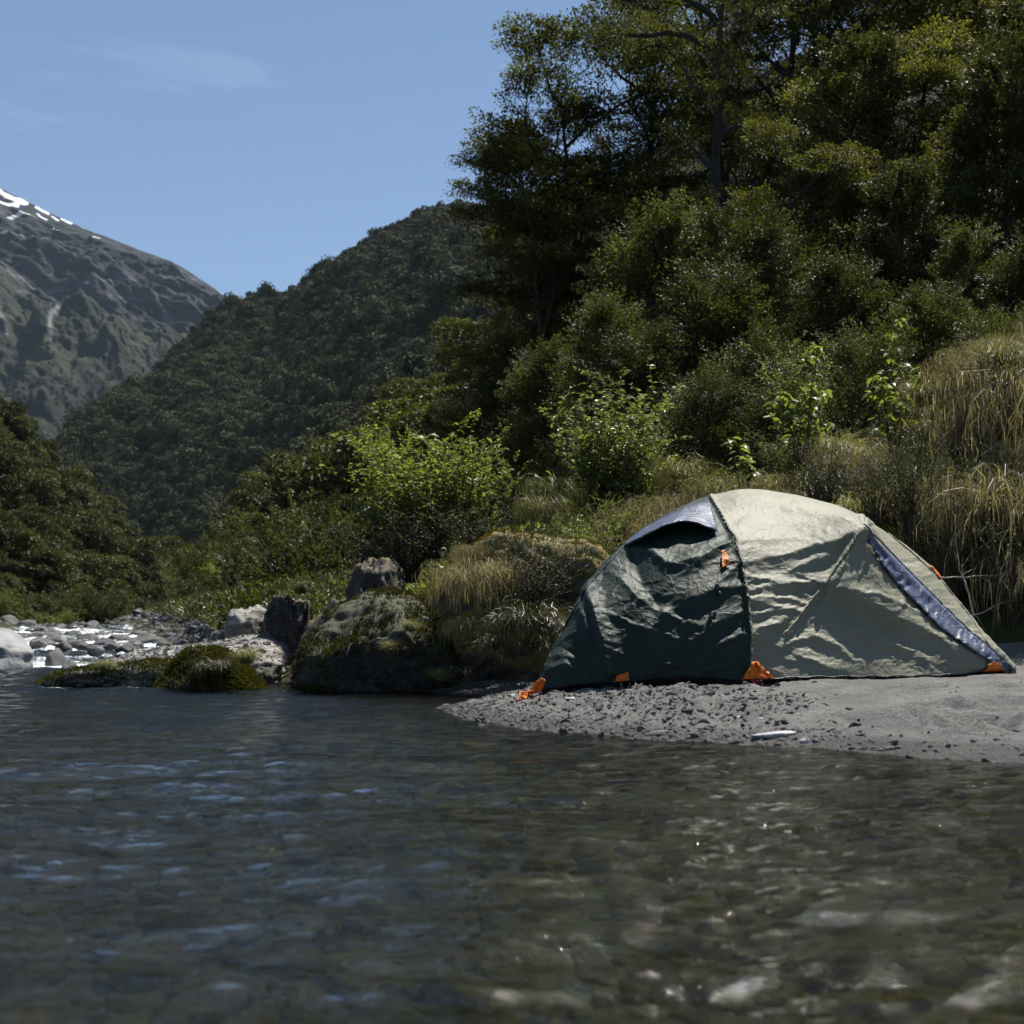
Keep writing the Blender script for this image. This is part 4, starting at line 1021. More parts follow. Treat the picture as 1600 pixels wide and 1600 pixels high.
def tube_verts(P, r, k=6, closed=False):
    P = np.asarray(P, float); n = len(P); T = np.gradient(P, axis=0); T /= (np.linalg.norm(T, axis=1)[:, None] + 1e-9)
    ref = np.array([0.31, 0.11, .94]); S = np.cross(T, ref); S /= (np.linalg.norm(S, axis=1)[:, None] + 1e-9); U = np.cross(T, S)
    r = np.broadcast_to(np.asarray(r, float), (n,)); a = np.arange(k) * 2 * math.pi / k
    V = P[:, None] + r[:, None, None] * (np.cos(a)[None, :, None] * S[:, None] + np.sin(a)[None, :, None] * U[:, None])
    i = np.arange(n - 1)[:, None] * k; j = np.arange(k)[None]; j2 = (j + 1) % k
    F = np.stack([i + j, i + j2, i + k + j2, i + k + j], -1).reshape(-1, 4)
    return V.reshape(-1, 3), F
def line_on(pts, n, off):
    k = np.linspace(0, 1, len(pts)); t = np.linspace(0, 1, n)
    return np.array([on_tent(np.interp(q, k, [p[0] for p in pts]), np.interp(q, k, [p[1] for p in pts]), off) for q in t])
V_, F_ = tube_verts(hood_edge, .006); part("hood_piping", V_, F_, M_BLUE)
iv = np.where((vv <= 1.02))[0]
seam = DSP[iv][:, nuA - 1] + NT[iv][:, nuA - 1] * .004
seam[:, 0] += .003 * np.sin(np.arange(len(seam)) * 1.3); V_, F_ = tube_verts(seam, .0065); part("hoop_seam", V_, F_, M_FLY)
V_, F_ = tube_verts(line_on([(1345, 828), (1318, 872), (1270, 936), (1228, 988)], 60, .006), .006); part("pole_sleeve", V_, F_, M_FLY)
V_, F_ = tube_verts(line_on([(1350, 822), (1400, 876), (1452, 928), (1505, 980), (1550, 1018), (1584, 1047)], 80, .012), .005); part("zip_piping", V_, F_, M_BLUE)
V_, F_ = tube_verts(line_on([(1388, 834), (1420, 860), (1464, 899), (1518, 967), (1560, 1031)], 60, .002), .005); part("edge_piping", V_, F_, M_FLY)
V_, F_ = tube_verts(line_on([(836, 1076), (870, 1000), (918, 916), (978, 850)], 60, .002), .004); part("edge_piping", V_, F_, M_VEST)
def patch(name, poly, mat, off=.006, ruf=.008, label=None, n=12):
    """small sewn patch; poly = 4 photo corners"""
    (a, b, c, d) = [np.array(p, float) for p in poly]; R = np.zeros((n, n, 3))
    for i in range(n):
        for j in range(n):
            s, t = j / (n - 1), i / (n - 1); p = (a * (1 - s) + b * s) * (1 - t) + (d * (1 - s) + c * s) * t
            R[i, j] = on_tent(p[0], p[1], off) + np.array([0, -1, .2]) * (ruf * abs(float(pn(s * 3.5, t * 3.5, poly[0][0] * .37))) + .004)
    o = part(name, R, grid_faces(n, n), mat, label=label); o.modifiers.new("thickness", 'SOLIDIFY').thickness = .002
    return o
patch("corner_tab", [(963, 1056), (981, 1051), (984, 1072), (958, 1075)], M_ORANGE, .008, .02, "small orange tab under the pale fold of the dark panel")
patch("corner_tab", [(1175, 1036), (1184, 1038), (1210, 1066), (1155, 1068)], M_ORANGE, .012, .035, "crumpled orange triangle at the foot of the hoop seam", 16)
patch("corner_tab", [(1548, 1034), (1556, 1036), (1577, 1054), (1532, 1051)], M_ORANGE, .010, .006, "orange triangle at the right corner")
patch("corner_tab", [(1127, 862), (1132, 860), (1141, 882), (1127, 890)], M_ORANGE, .008, .006, "little orange tab beside the hoop seam near the top")
patch("corner_tab", [(1452, 884), (1456, 886), (1471, 903), (1468, 905)], M_ORANGE, .004, .003, "orange tab on the rear right edge")
# groundsheet: dark band below the fly, and the floor
ub = np.linspace(0.02, .99, 220); fr_ = tent_surf(ub, np.array([0.0, .03, 2.0]))
fc = fr_[0]; gtop = fc + np.array([0, .012, .012]); gl2 = gz(fc[:, 0], fc[:, 1])
gb = fc.copy(); gb[:, 1] += .03; gb[:, 2] = gl2 - .01
bk = fr_[2].copy(); bk[:, 2] = gz(bk[:, 0], bk[:, 1]) + .01; bk[:, 1] -= .05
R = np.array([gtop, gb, gb * .5 + bk * .5, bk]); R[2, :, 2] = np.maximum(R[2, :, 2], gz(R[2, :, 0], R[2, :, 1]) + .01)
part("groundsheet", R, grid_faces(*R.shape[:2]), M_NAVY)
hemc = fc + np.array([0, -.006, .004]); hemc[:, 2] += .003 * np.sin(np.arange(220) * .5)
V_, F_ = tube_verts(hemc, .0055); part("hem_binding", V_, F_, M_NAVY)
# left pull-out: orange webbing, loose orange flap
p0 = tent_surf(np.array([.01]), np.array([0.02]))[0, 0]
x1, y1, z1 = ground_px(812, 1098)
def cloth_strip(name, pts, w, mat, crinkle=.01, label=None, seed=0, parent=tent):
    pts = np.array(pts, float); n = 26; P = herm(pts, np.linspace(0, len(pts) - 1, n)); r = []
    T = np.gradient(P, axis=0); T /= np.linalg.norm(T, axis=1)[:, None]; Sd = np.cross(T, np.array([0, 1, 0.15])); Sd /= np.linalg.norm(Sd, axis=1)[:, None]
    ww = np.interp(np.linspace(0, 1, n), np.linspace(0, 1, len(w)), w)
    for s in np.linspace(-1, 1, 9):
        q = P + Sd * (ww * s)[:, None]; q[:, 1] += crinkle * pn(np.arange(n) * .5, s * 2.5, seed + .5) ; q[:, 2] += crinkle * .6 * pn(np.arange(n) * .6, s * 2.5, seed + 4.5)
        r.append(q)
    R = np.array(r); o = part(name, R, grid_faces(*R.shape[:2]), mat, label=label); o.modifiers.new("thickness", 'SOLIDIFY').thickness = .002
    return o
cloth_strip("pull_tab", [p0 + np.array([.03, -.01, .06]), p0 + np.array([.0, -.015, .02]), p0 + np.array([-.03, -.02, -.01])], [.012, .028, .006], M_ORANGE, .012, "orange corner gusset at the left tip of the tent", 1)
cloth_strip("pull_tab", [p0 + np.array([-.028, -.02, -.01]), p0 + np.array([-.05, -.03, -.028]), p0 + np.array([-.075, -.04, -.045]), np.array([x1 - .005, y1 - .0, z1 + .012])], [.008, .03, .04, .026], M_ORANGE, .045, "loose crumpled orange tab pegged in the gravel at the left tip", 2)
V_, F_ = tube_verts([p0 + np.array([.0, -.02, .05]), p0 + np.array([-.02, -.03, .0]), np.array([x1, y1 + .02, z1 + .05]), np.array([x1, y1, z1])], .004); part("webbing", V_, F_, M_ORANGE)
# toggle and cord beside the seam
V_, F_ = tube_verts(line_on([(1124, 888), (1122, 905), (1119, 918)], 12, .010), .0035); part("toggle_cord", V_, F_, M_BLACKP)
tp = on_tent(1119, 921, .018); P_, F3 = ICO[3]
Vt = P_ * np.array([.013, .011, .024]) ; Vt2 = P_ * np.array([.01, .01, .012]) + np.array([.012, 0, -.03])
part("toggle", np.concatenate([Vt, Vt2]) + tp, np.concatenate([F3, F3 + len(P_)]), M_BLACKP)
# buckle and webbing under the middle tab
bp_ = tent_surf(np.array([KU[4] + .012]), np.array([0.0]))[0, 0] + np.array([0, -.035, -.012])
def boxv(c, s, rz=0.0):
    c = np.array(c); v = np.array([(x, y, z) for z in (-1, 1) for y in (-1, 1) for x in (-1, 1)], float) * np.array(s) / 2
    cr, sr = math.cos(rz), math.sin(rz); v = np.stack([v[:, 0] * cr - v[:, 2] * sr, v[:, 1], v[:, 0] * sr + v[:, 2] * cr], 1) + c
    f = np.array([(0, 1, 3, 2), (4, 6, 7, 5), (0, 4, 5, 1), (2, 3, 7, 6), (0, 2, 6, 4), (1, 5, 7, 3)]); return v, f
def boxes(lst):
    V, F, o = [], [], 0
    for b in lst: v, f = boxv(*b); V.append(v); F.append(f + o); o += 8
    return np.concatenate(V), np.concatenate(F)
Vb, Fb = boxes([((bp_[0] - .022, bp_[1], bp_[2]), (.008, .01, .04), .3), ((bp_[0] + .0, bp_[1], bp_[2] + .008), (.04, .01, .008), .2), ((bp_[0] + .002, bp_[1], bp_[2] - .016), (.045, .01, .008), .2), ((bp_[0] + .024, bp_[1], bp_[2] - .004), (.008, .01, .034), .2)])
bo = part("buckle", Vb, Fb, M_REDP, smooth=False); bo.modifiers.new("bevel", 'BEVEL').width = .002
V_, F_ = tube_verts([bp_ + np.array([.05, .0, -.012]), bp_ + np.array([.02, -.005, -.014]), bp_, bp_ + np.array([-.01, .02, .03])], .005); part("webbing", V_, F_, M_BLACKP)
q = tent_surf(np.array([KU[2]]), np.array([0.0]))[0, 0]
t_ = np.linspace(0, math.pi, 14); loop = np.stack([q[0] + .022 * np.cos(t_) + .02, q[1] - .03 - .01 * np.sin(t_), q[2] - .004 - .035 * np.sin(t_)], 1)
V_, F_ = tube_verts(loop, .0022); part("cord_loop", V_, F_, M_CORD)

# ------------------------------------------------------------------ foliage materials
M_BARK = mat_bark("mossy_bark", (0.012, 0.01, 0.008), (0.035, 0.03, 0.024))
M_TWIG = mat_bark("brown_twig", (0.03, 0.022, 0.014), (0.07, 0.05, 0.03), (0.05, 0.04, 0.02))
M_BEECH = mat_leaf("beech_foliage", [(0.026, 0.029, 0.008), (0.055, 0.057, 0.015), (0.13, 0.13, 0.038)], .42, .5, .25)
M_YOUNG = mat_leaf("young_beech_foliage", [(0.026, 0.031, 0.010), (0.054, 0.059, 0.019), (0.105, 0.110, 0.036)], .30, .5, .25)
M_BROAD = mat_leaf("broad_leaf_bright", [(0.10, 0.14, 0.03), (0.17, 0.20, 0.045), (0.26, 0.28, 0.08)], .45, .5, .3, obj_var=.12)
M_GLOSSY = mat_leaf("broad_leaf_glossy", [(0.09, 0.12, 0.035), (0.17, 0.20, 0.06), (0.28, 0.31, 0.12)], .3, .42, .45, obj_var=.12)
M_SMALL = mat_leaf("small_leaf_foliage", [(0.035, 0.042, 0.016), (0.06, 0.07, 0.026), (0.10, 0.11, 0.045)], .2, .42, .45)
M_LANCE = mat_leaf("narrow_leaf_foliage", [(0.09, 0.12, 0.03), (0.16, 0.19, 0.055), (0.26, 0.29, 0.10)], .3, .5, .25)
M_GRASSG = mat_leaf("green_tussock_blade", [(0.06, 0.075, 0.02), (0.12, 0.13, 0.04), (0.20, 0.19, 0.07), (0.32, 0.27, 0.13)], .3, .45, .4)
M_GRASST = mat_leaf("tawny_tussock_blade", [(0.055, 0.06, 0.025), (0.15, 0.135, 0.07), (0.30, 0.235, 0.155), (0.48, 0.37, 0.27)], .3, .5, .3)
M_GRASSD = mat_leaf("dark_hanging_blade", [(0.03, 0.035, 0.012), (0.06, 0.06, 0.02), (0.14, 0.12, 0.06)], .25, .4, .5)
M_FAR = mat_leaf("far_forest_foliage", [(0.024, 0.032, 0.016), (0.046, 0.052, 0.023), (0.085, 0.084, 0.035)], .08, .75, .08, obj_var=.5)
M_MID = mat_leaf("hillside_foliage", [(0.032, 0.037, 0.012), (0.056, 0.060, 0.018), (0.09, 0.09, 0.028)], .2, .55, .2, obj_var=.4)

def nrm(v): return v / (np.linalg.norm(v, axis=-1, keepdims=True) + 1e-9)
# spray templates: (centre, direction, normal, length)
def spray_flat(r, n, rad, thick, ll):
    a = r.uniform(0, 2 * math.pi, n); q = rad * np.sqrt(r.random(n))
    C = np.stack([q * np.cos(a) * 1.15 + rad * .5, q * np.sin(a), r.normal(0, thick, n) - .12 * q * q / rad], 1)
    D = nrm(np.stack([C[:, 0] + rad * .6, C[:, 1], r.normal(.05, .25, n) * rad], 1) + r.normal(0, .35, (n, 3)) * rad)
    Nn = nrm(np.array([0, 0, 1.0]) + r.normal(0, .38, (n, 3))); return C, D, Nn, ll * r.uniform(.7, 1.3, n)
def spray_plume(r, n, length, ll):
    """feathery branchlet along +X with leaves on both sides"""
    t = r.random(n); side = r.choice([-1, 1], n)
    wdt = .26 * length * (1 - t * .75) * r.random(n) ** .6
    C = np.stack([t * length, side * wdt, r.normal(0, .05 * length, n) + .10 * length * t * t], 1)
    D = nrm(np.stack([np.ones(n), side * .9, r.normal(0, .35, n)], 1) + r.normal(0, .5, (n, 3)))
    Nn = nrm(np.array([0, 0, 1.0]) + r.normal(0, .45, (n, 3))); return C, D, Nn, ll * r.uniform(.7, 1.3, n)
def assemble(sprays, P, X, U, s, r):
    """place spray templates at P with forward X, up U, scale s"""
    X = nrm(X); Y = nrm(np.cross(U, X)); Zv = np.cross(X, Y); k = r.integers(0, len(sprays), len(P)); out = []
    for j, (C, D, Nn, Ls) in enumerate(sprays):
        m = k == j
        if not m.any(): continue
        R = np.stack([X[m], Y[m], Zv[m]], -1)          # (q,3,3)
        c = np.einsum('qij,nj->qni', R, C) * s[m][:, None, None] + P[m][:, None]
        d = np.einsum('qij,nj->qni', R, D); nn = np.einsum('qij,nj->qni', R, Nn)
        l = np.broadcast_to(Ls[None], (m.sum(), len(Ls))) * (s[m][:, None] ** .5)
        out.append((c.reshape(-1, 3), d.reshape(-1, 3), nn.reshape(-1, 3), l.ravel()))
    return [np.concatenate([o[i] for o in out]) for i in range(4)]
class Tubes:
    def __init__(s): s.V, s.F, s.n = [], [], 0
    def add(s, P, r0, r1, k=5, taper=1.0):
        P = np.asarray(P, float); r = r0 + (r1 - r0) * np.linspace(0, 1, len(P)) ** taper
        V, F = tube_verts(P, r, k); s.V.append(V); s.F.append(F + s.n); s.n += len(V)
    def mesh(s, name, mat): return mesh_from(name, np.concatenate(s.V), np.concatenate(s.F), mat, True)
def limb(r, p, d, length, n, droop=0.0, up=0.0, wob=.12):
    P = [np.array(p, float)]; d = nrm(np.array(d, float)); st = length / (n - 1)
    for i in range(n - 1):
        t = i / (n - 1); d = nrm(d + r.normal(0, wob, 3) * .6 + np.array([0, 0, up - droop * t]) * .35); P.append(P[-1] + d * st)
    return np.array(P)

def beech(seed, H, R, clear=.28, nl=26, ll=.085, per=95, lean=(0, 0), trunk=.22):
    """layered beech: level limbs carrying flat sprays of small leaves"""
    r = np.random.default_rng(seed); T = Tubes()
    tr = limb(r, (0, 0, -.5), (lean[0], lean[1], 1), H + .3, 12, 0, .25, .07); T.add(tr, trunk, .03, 8, .8)
    sp = [spray_flat(r, per, .40, .06, ll) for _ in range(6)]
    PP, XX, UU, SS = [], [], [], []
    for i in range(nl):
        f = clear + (1 - clear) * (i + .5) / nl; z = f * (len(tr) - 1); k = int(z); p = tr[k] + (tr[min(k + 1, 11)] - tr[k]) * (z - k)
        az = i * 2.4 + r.normal(0, .4); prof = (math.sin(math.pi * min(1, (1.08 - f) / (1.08 - clear)) ** .75) * .75 + .32) * r.uniform(.65, 1.15)
        if f > .93: prof *= .7
        l = R * min(prof, 1.1); el = .55 + .5 * f
        lm = limb(r, p, (math.cos(az), math.sin(az), el), l, 9, .55 + .3 * r.random(), 0, .22); T.add(lm, trunk * .36 * (1 - .6 * f) + .02, .012, 5)
        for j in (2, 3, 4, 5, 6, 7, 8):
            for sgn in ((-1, 1) if j % 2 == 0 else (r.choice([-1, 1]),)):
                q = lm[j]; t = j / 8; d = nrm(lm[j] - lm[j - 1]); sd_ = nrm(np.cross(d, (0, 0, 1))) * sgn
                l2 = l * (.40 * (1 - t) + .16) * r.uniform(.6, 1.3)
                b = limb(r, q, d * .7 + sd_ * r.uniform(.5, 1.1) + np.array([0, 0, r.uniform(-.05, .45)]), l2, 5, .3, .1, .22)
                T.add(b, .02, .006, 3)
                if j < 4 and l > 1.6 and r.random() < .8: continue
                for m in ((2, 4) if l2 > 1.2 else (4,)):          # a flat pad of sprays
                    pr = r.uniform(.35, .75); kk = int(9 * pr / .55); an = r.uniform(0, 6.28, kk); rd = pr * np.sqrt(r.random(kk)); c0 = b[m] + np.array([0, 0, r.normal(0, .05)])
                    tilt = r.normal(0, .13, 2)
                    for a1, r1 in zip(an, rd):
                        o = np.array([math.cos(a1) * r1, math.sin(a1) * r1, 0]); o[2] = o[0] * tilt[0] + o[1] * tilt[1] + r.normal(0, .035)
                        PP.append(c0 + o); XX.append(np.array([math.cos(a1), math.sin(a1), r.normal(0, .15)]) + nrm(b[m] - b[m - 1]) * .6); UU.append(np.array([-tilt[0], -tilt[1], 1]) + r.normal(0, .12, 3)); SS.append(r.uniform(.45, .8))
    PP, XX, UU, SS = map(np.array, (PP, XX, UU, SS)); XX = nrm(XX); XX[:, 2] *= .5
    C, D, Nn, Ls = assemble(sp, PP, XX, UU, SS, r)
    return T.mesh("trunk", M_BARK), leaves_mesh("crown", C, D, Nn, Ls, .55, M_BEECH, .08)

def young(seed, H, R, ll=.055, per=60, clumps=60, trunk=.09, mat=None, shape=.8, low=.05):
    """dense young beech: upswept feathery clumps with dark gaps between them"""
    r = np.random.default_rng(seed); T = Tubes(); tr = limb(r, (0, 0, -.4), (r.normal(0, .05), r.normal(0, .05), 1), H + .3, 10, 0, .3, .05); T.add(tr, trunk, .015, 6)
    sp = [spray_plume(r, int(per * 1.3), .66, ll) for _ in range(6)]
    PP, XX, UU, SS = [], [], [], []
    for i in range(clumps):
        f = low + (1 - low) * ((i + r.random()) / clumps) ** 1.0; z = f * 9; k = min(int(z), 8); p = tr[k] + (tr[k + 1] - tr[k]) * (z - k)
        az = i * 2.4 + r.normal(0, .5); rad = R * ((1 - f) ** shape * .95 + .07) * r.uniform(.5, 1.15)
        lm = limb(r, p, (math.cos(az), math.sin(az), .45 + .5 * f), rad + .05, 6, 0, .25, .2); T.add(lm, .02, .006, 4)
        cs = .22 + .26 * r.random(); m = int(13 * cs / .35)
        for e in range(3, 6):
            cc = lm[e]; q = m if e == 5 else m // 2
            o = nrm(r.normal(size=(q, 3)) + np.array([math.cos(az), math.sin(az), .55]) * .9)
            P0 = cc + o * cs * r.uniform(.05, .75, (q, 1)) * np.array([1, 1, .7])
            PP.append(P0); XX.append(nrm(o * .7 + np.array([math.cos(az) * .6, math.sin(az) * .6, .55]) + r.normal(0, .25, (q, 3)))); UU.append(np.array([0, 0, 1]) + r.normal(0, .4, (q, 3))); SS.append(r.uniform(.45, 1.15, q))
    PP, XX, UU, SS = (np.concatenate(a) for a in (PP, XX, UU, SS))
    C, D, Nn, Ls = assemble(sp, PP, XX, UU, SS, r)
    return T.mesh("trunk", M_BARK), leaves_mesh("crown", C, D, Nn, Ls, .62, mat or M_YOUNG, .1)

def crown_lod(seed, n, ls, mat=M_FAR, lobes=9, tall=1.0):
    """unit-sized distant crown: leaf clumps over an uneven dome"""
    r = np.random.default_rng(seed); c = nrm(r.normal(size=(lobes, 3))) * r.uniform(.25, .55, (lobes, 1)); c[:, 2] = np.abs(c[:, 2]) * tall; rr = r.uniform(.34, .6, lobes)
    k = r.integers(0, lobes, n); d = nrm(r.normal(size=(n, 3)) + np.array([0, 0, .25])); P = c[k] + d * rr[k][:, None] * r.uniform(.8, 1.05, (n, 1)); P[:, 2] += .35
    D = nrm(np.cross(d, r.normal(size=(n, 3))) + .25 * d); Nn = nrm(d + r.normal(0, .32, (n, 3)))
    V = leaf_quads(P - D * ls * .5, D, Nn, r.uniform(.6, 1.3, n) * ls, .8, .08)
    F = np.arange(len(V)).reshape(-1, 4)
    return V, F

# --------------------------------------------------------------- tree prototypes
PB3 = beech(4, 10, 2.9, .14, 19, .105, 42, (-.06, 0), .16)
PB = [beech(1, 16, 6.2, .50, 20, .11, 28, (-.05, -.02), .34), PB3, beech(3, 15, 5.2, .3, 20, .115, 32, (.03, 0), .22)]
PY = [young(11, 7.5, 2.1, .062, 44, 50), young(12, 5.2, 1.7, .055, 44, 42), young(13, 9.0, 2.2, .066, 46, 54, .12, None, .55), young(14, 3.2, 1.3, .042, 46, 34)]
def tree(proto, px, d, ytop, label, rot=None, group=None, wid=1.0, H0=None, name="tree", cat="tree", dz=0):
    x = (px - 800) / FPX * d; z = ground_at(x, d) + dz
    top = CAMH + (HOR - ytop) / FPX * d
    h0 = max(v.co.z for v in proto[1].vertices) if id(proto) not in HC_ else HC_[id(proto)]; HC_[id(proto)] = h0
    s = max(.3, (top - z) / h0)
    sx = max(.75, min(s, 1.6)) * wid if s > 1.6 else s * wid
    t = tag(empty(name, (x, d, z), (0, 0, random.uniform(0, 6.28) if rot is None else rot)), label, cat, group); t.scale = (sx, sx, s)
    put("trunk", proto[0], t); put("crown", proto[1], t)
    return t
HC_ = {}
G1 = "tall beeches of the forest behind the tent"
tree(PB[0], 1100, 33, -520, "tall beech with a thick mossy dark trunk in front of the sky gaps, upper middle", 2.6, None, .62)
tree(PB3, 985, 36, -60, "slanting layered beech whose top breaks into the sky at the upper left of the forest", 2.2, None, .72)
tree(PB3, 915, 35, 20, "layered beech standing out against the sky left of the thick trunk", 4.0, None, .85)
tree(PB3, 838, 36, 150, "leftmost layered beech reaching into the sky over the forested hillside", .6, None, .66)
tree(PB3, 800, 37, 330, "lower layered beech overlapping the hillside at the forest's left edge", 2.9, None, .85)
tree(PB3, 862, 34, 112, "layered beech in front of the leftmost one, its top just below the first sky gap", 5.2, None, .72)
tree(PB3, 1400, 27, 20, "layered dark beech between the pointed young beech and the broad sunlit one", 1.3, None, .8)
tree(PB3, 1250, 25, 170, "layered beech with level sprays in the middle of the slope", 3.6, None, .75)
tree(PB3, 1540, 24, 120, "layered beech rising at the right edge above the bright green side of a young one", .2, None, .8)
tree(PB[2], 1195, 40, -160, "tall dark beech just right of the thick mossy trunk", 3.3)
tree(PB[2], 1300, 42, -160, "tall dark beech behind the pointed young beech", 5.0)
tree(PB[0], 1425, 41, -160, "tall beech with two dark bare trunks at the upper right", .4)
tree(PB[2], 1530, 39, -160, "tall beech at the upper right corner of the forest", 2.0)
tree(PB[0], 1660, 38, -160, "tall beech partly cut by the right edge", 1.7)
tree(PB[2], 1140, 46, -170, "dark beech deepest in the forest behind the thick trunk", .9)
tree(PB[2], 1370, 47, -170, "dark beech deepest in the forest behind the two bare trunks", 4.4)
tree(PB[0], 1590, 46, -170, "dark beech deepest in the forest at the right edge", 5.4)
Y_ = [(PY[2], 1325, 27, 62, 1.0, "pointed young beech standing highest against the dark trunks"),
 (PY[0], 1255, 30, 150, 1.1, "dim young beech between the two feathery tops"),
 (PY[2], 1480, 26, 55, 1.1, "broad young beech in sunlight at the upper right"),
 (PY[0], 1580, 23, 20, 1.0, "young beech at the right edge above the tawny grass"),
 (PY[1], 1040, 26, 300, 1.2, "young beech with upswept feathery clumps below the thick trunk"),
 (PY[0], 1135, 24, 300, 1.0, "young beech lit on its top beside the foot of the thick trunk"),
 (PY[1], 1215, 21, 320, 1.1, "small glossy young beech in the middle of the slope"),
 (PY[0], 1405, 22, 230, 1.1, "bushy young beech in the middle right of the slope"),
 (PY[1], 1300, 20, 380, 1.2, "rounded young beech low in the slope behind the broadleaf sapling"),
 (PY[0], 1520, 19, 330, 1.0, "young beech with a bright green side above the tawny grass"),
 (PY[1], 1450, 17.5, 430, 1.1, "low young beech behind the tawny grass"),
 (PY[3], 1085, 16, 560, 1.3, "small feathery beech catching the sun above the tent's left end"),
 (PY[3], 1160, 17, 500, 1.3, "shaded small beech behind the broadleaf sapling"),
 (PY[3], 1330, 15.5, 480, 1.2, "grey green small beech between the two broadleaf saplings"),
 (PY[1], 940, 21, 440, 1.1, "dark young beech under the slanting beech"),
 (PY[1], 1010, 19, 490, 1.1, "dark young beech behind the rounded glossy bush"),
 (PY[1], 860, 22, 520, 1.1, "sunlit olive young beech left of the rounded glossy bush"),
 (PY[0], 785, 26, 490, 1.1, "olive young beech at the forest's left foot, catching light"),
 (PY[1], 735, 28, 600, 1.2, "low olive beech behind the bright green shrub"),
 (PY[0], 695, 38, 610, 1.2, "olive beech in the dip behind the bright green shrub, farther back"),
 (PY[3], 1580, 16, 470, 1.3, "green beech sapling rising out of the tawny grass at the right edge"),
 (PY[2], 1650, 27, 0, 1.2, "young beech cut by the right edge, highest there"),
 (PY[1], 1640, 18, 330, 1.2, "young beech cut by the right edge, lower"),
 (PY[3], 1240, 15.2, 575, 1.3, "dark small beech right behind the left broadleaf sapling"),
 (PY[1], 1110, 20, 400, 1.2, "young beech with dark hollow below it, left middle of the slope"),
 (PY[2], 1060, 30, 300, 1.0, "narrow young beech climbing beside the thick trunk")]
for (p, px, d, yt, w, lab) in Y_: tree(p, px, d, yt, lab, None, None, w, name="young_beech")

# understory filling the forest floor: one mass
und = []
for s in range(4):
    r = np.random.default_rng(600 + s); n = 520
    a = r.uniform(0, 6.28, n); q = .5 * np.sqrt(r.random(n)); C = np.stack([q * np.cos(a), q * np.sin(a), .45 * np.sqrt(np.clip(1 - (q / .55) ** 2, 0, 1)) * r.uniform(.5, 1.1, n)], 1)
    D = nrm(C * np.array([1, 1, .6]) + r.normal(0, .4, (n, 3)) + np.array([0, 0, .4])); V = leaf_quads(C, D, nrm(np.array([0, 0, 1.]) + r.normal(0, .6, (n, 3))), r.uniform(.04, .08, n), .45, .1)
    und.append(mesh_from("undergrowth_clump", V, np.arange(len(V)).reshape(-1, 4), [M_SMALL, M_YOUNG, M_BEECH, M_LANCE][s], False))
UC = coll_of("undergrowth_shapes", und)
n = 8600; uy = 10.9 + 48 * r_.random(n) ** 1.25; ux = r_.uniform(-.9, .9, n) * uy; uz = gz(ux, uy)
ins = in_poly(ux, uy, RIVER); s_ = seg_dist(ux, uy, RIVER, True); keep = ~ins & (s_ > .8) & (ux > -60)
ux, uy, uz = ux[keep], uy[keep], uz[keep]
scatter("undergrowth", np.stack([ux, uy, uz - .05], -1), r_.uniform(.6, 1.4, len(ux)) * np.interp(uy, [10.5, 13.5, 17], [.28, .4, 1.0]), np.stack([0 * ux, 0 * ux, r_.uniform(0, 6.28, len(ux))], -1), UC, "low dark green undergrowth covering the forest floor", "undergrowth", idx=r_.choice([0, 1, 2, 3], len(ux), p=[.4, .25, .25, .1]))

# --------------------------------------------------------------- hillside forests
far = []
for s in range(5):
    V, F = crown_lod(700 + s, 900, .17, M_FAR); far.append(mesh_from("far_crown", V, F, M_FAR, False))
FC = coll_of("far_crown_shapes", far)
def sample(S, n, r, lo=0.0, hi=1.0):
    """random points over a lofted surface"""
    nr, nc = S.shape[:2]; i = r.integers(int(lo * (nr - 1)), int(hi * (nr - 1)), n * 3); j = r.integers(0, nc - 1, n * 3)
    A = S[i, j]; B_ = S[i, j + 1]; C_ = S[i + 1, j]; ar = np.linalg.norm(np.cross(B_ - A, C_ - A), axis=1); k = r.choice(n * 3, n, p=ar / ar.sum())
    u, v = r.random((n, 1)), r.random((n, 1)); return A[k] + (B_ - A)[k] * u + (C_ - A)[k] * v
P = sample(HS0, 120000, r_); P = P[(P[:, 0] > -.55 * P[:, 1]) & (P[:, 0] < .25 * P[:, 1])]
P = P[np.exp(-(seg_dist(800 + P[:, 0] / P[:, 1] * FPX, HOR - P[:, 2] / P[:, 1] * FPX, np.array([(530, 643), (562, 616)])) / 8) ** 2) < .5]
s = 1.85 * np.exp(r_.normal(0, .35, len(P)))
scatter("hillside_forest", P - np.array([0, 0, 1.0]), np.stack([s, s, s * r_.uniform(.8, 1.5, len(P))], -1), np.stack([r_.normal(0, .1, len(P)), r_.normal(0, .1, len(P)), r_.uniform(0, 6.28, len(P))], -1), FC, "dense dark bush covering the whole far hillside", "forest")
P = sample(MS0, 26000, r_); P = P[(P[:, 0] > -.3 * P[:, 1]) & (P[:, 0] < .15 * P[:, 1])]
s = 1.75 * np.exp(r_.normal(0, .3, len(P)))
scatter("spur_forest", P - np.array([0, 0, .4]), np.stack([s, s, s * r_.uniform(.9, 1.7, len(P))], -1), np.stack([r_.normal(0, .1, len(P)), r_.normal(0, .1, len(P)), r_.uniform(0, 6.28, len(P))], -1), FC, "dense bush covering the middle spur that drops to the valley floor", "forest")
lowS = S2[30:190]; P = sample(lowS, 30000, r_); P = P[(P[:, 0] > -.42 * P[:, 1]) & (P[:, 0] < -.15 * P[:, 1])]
s = 6 * np.exp(r_.normal(0, .3, len(P))) * np.clip(1.2 - (P[:, 2] / P[:, 1]) / .16, 0, 1) ** .5; k = s > 2.5
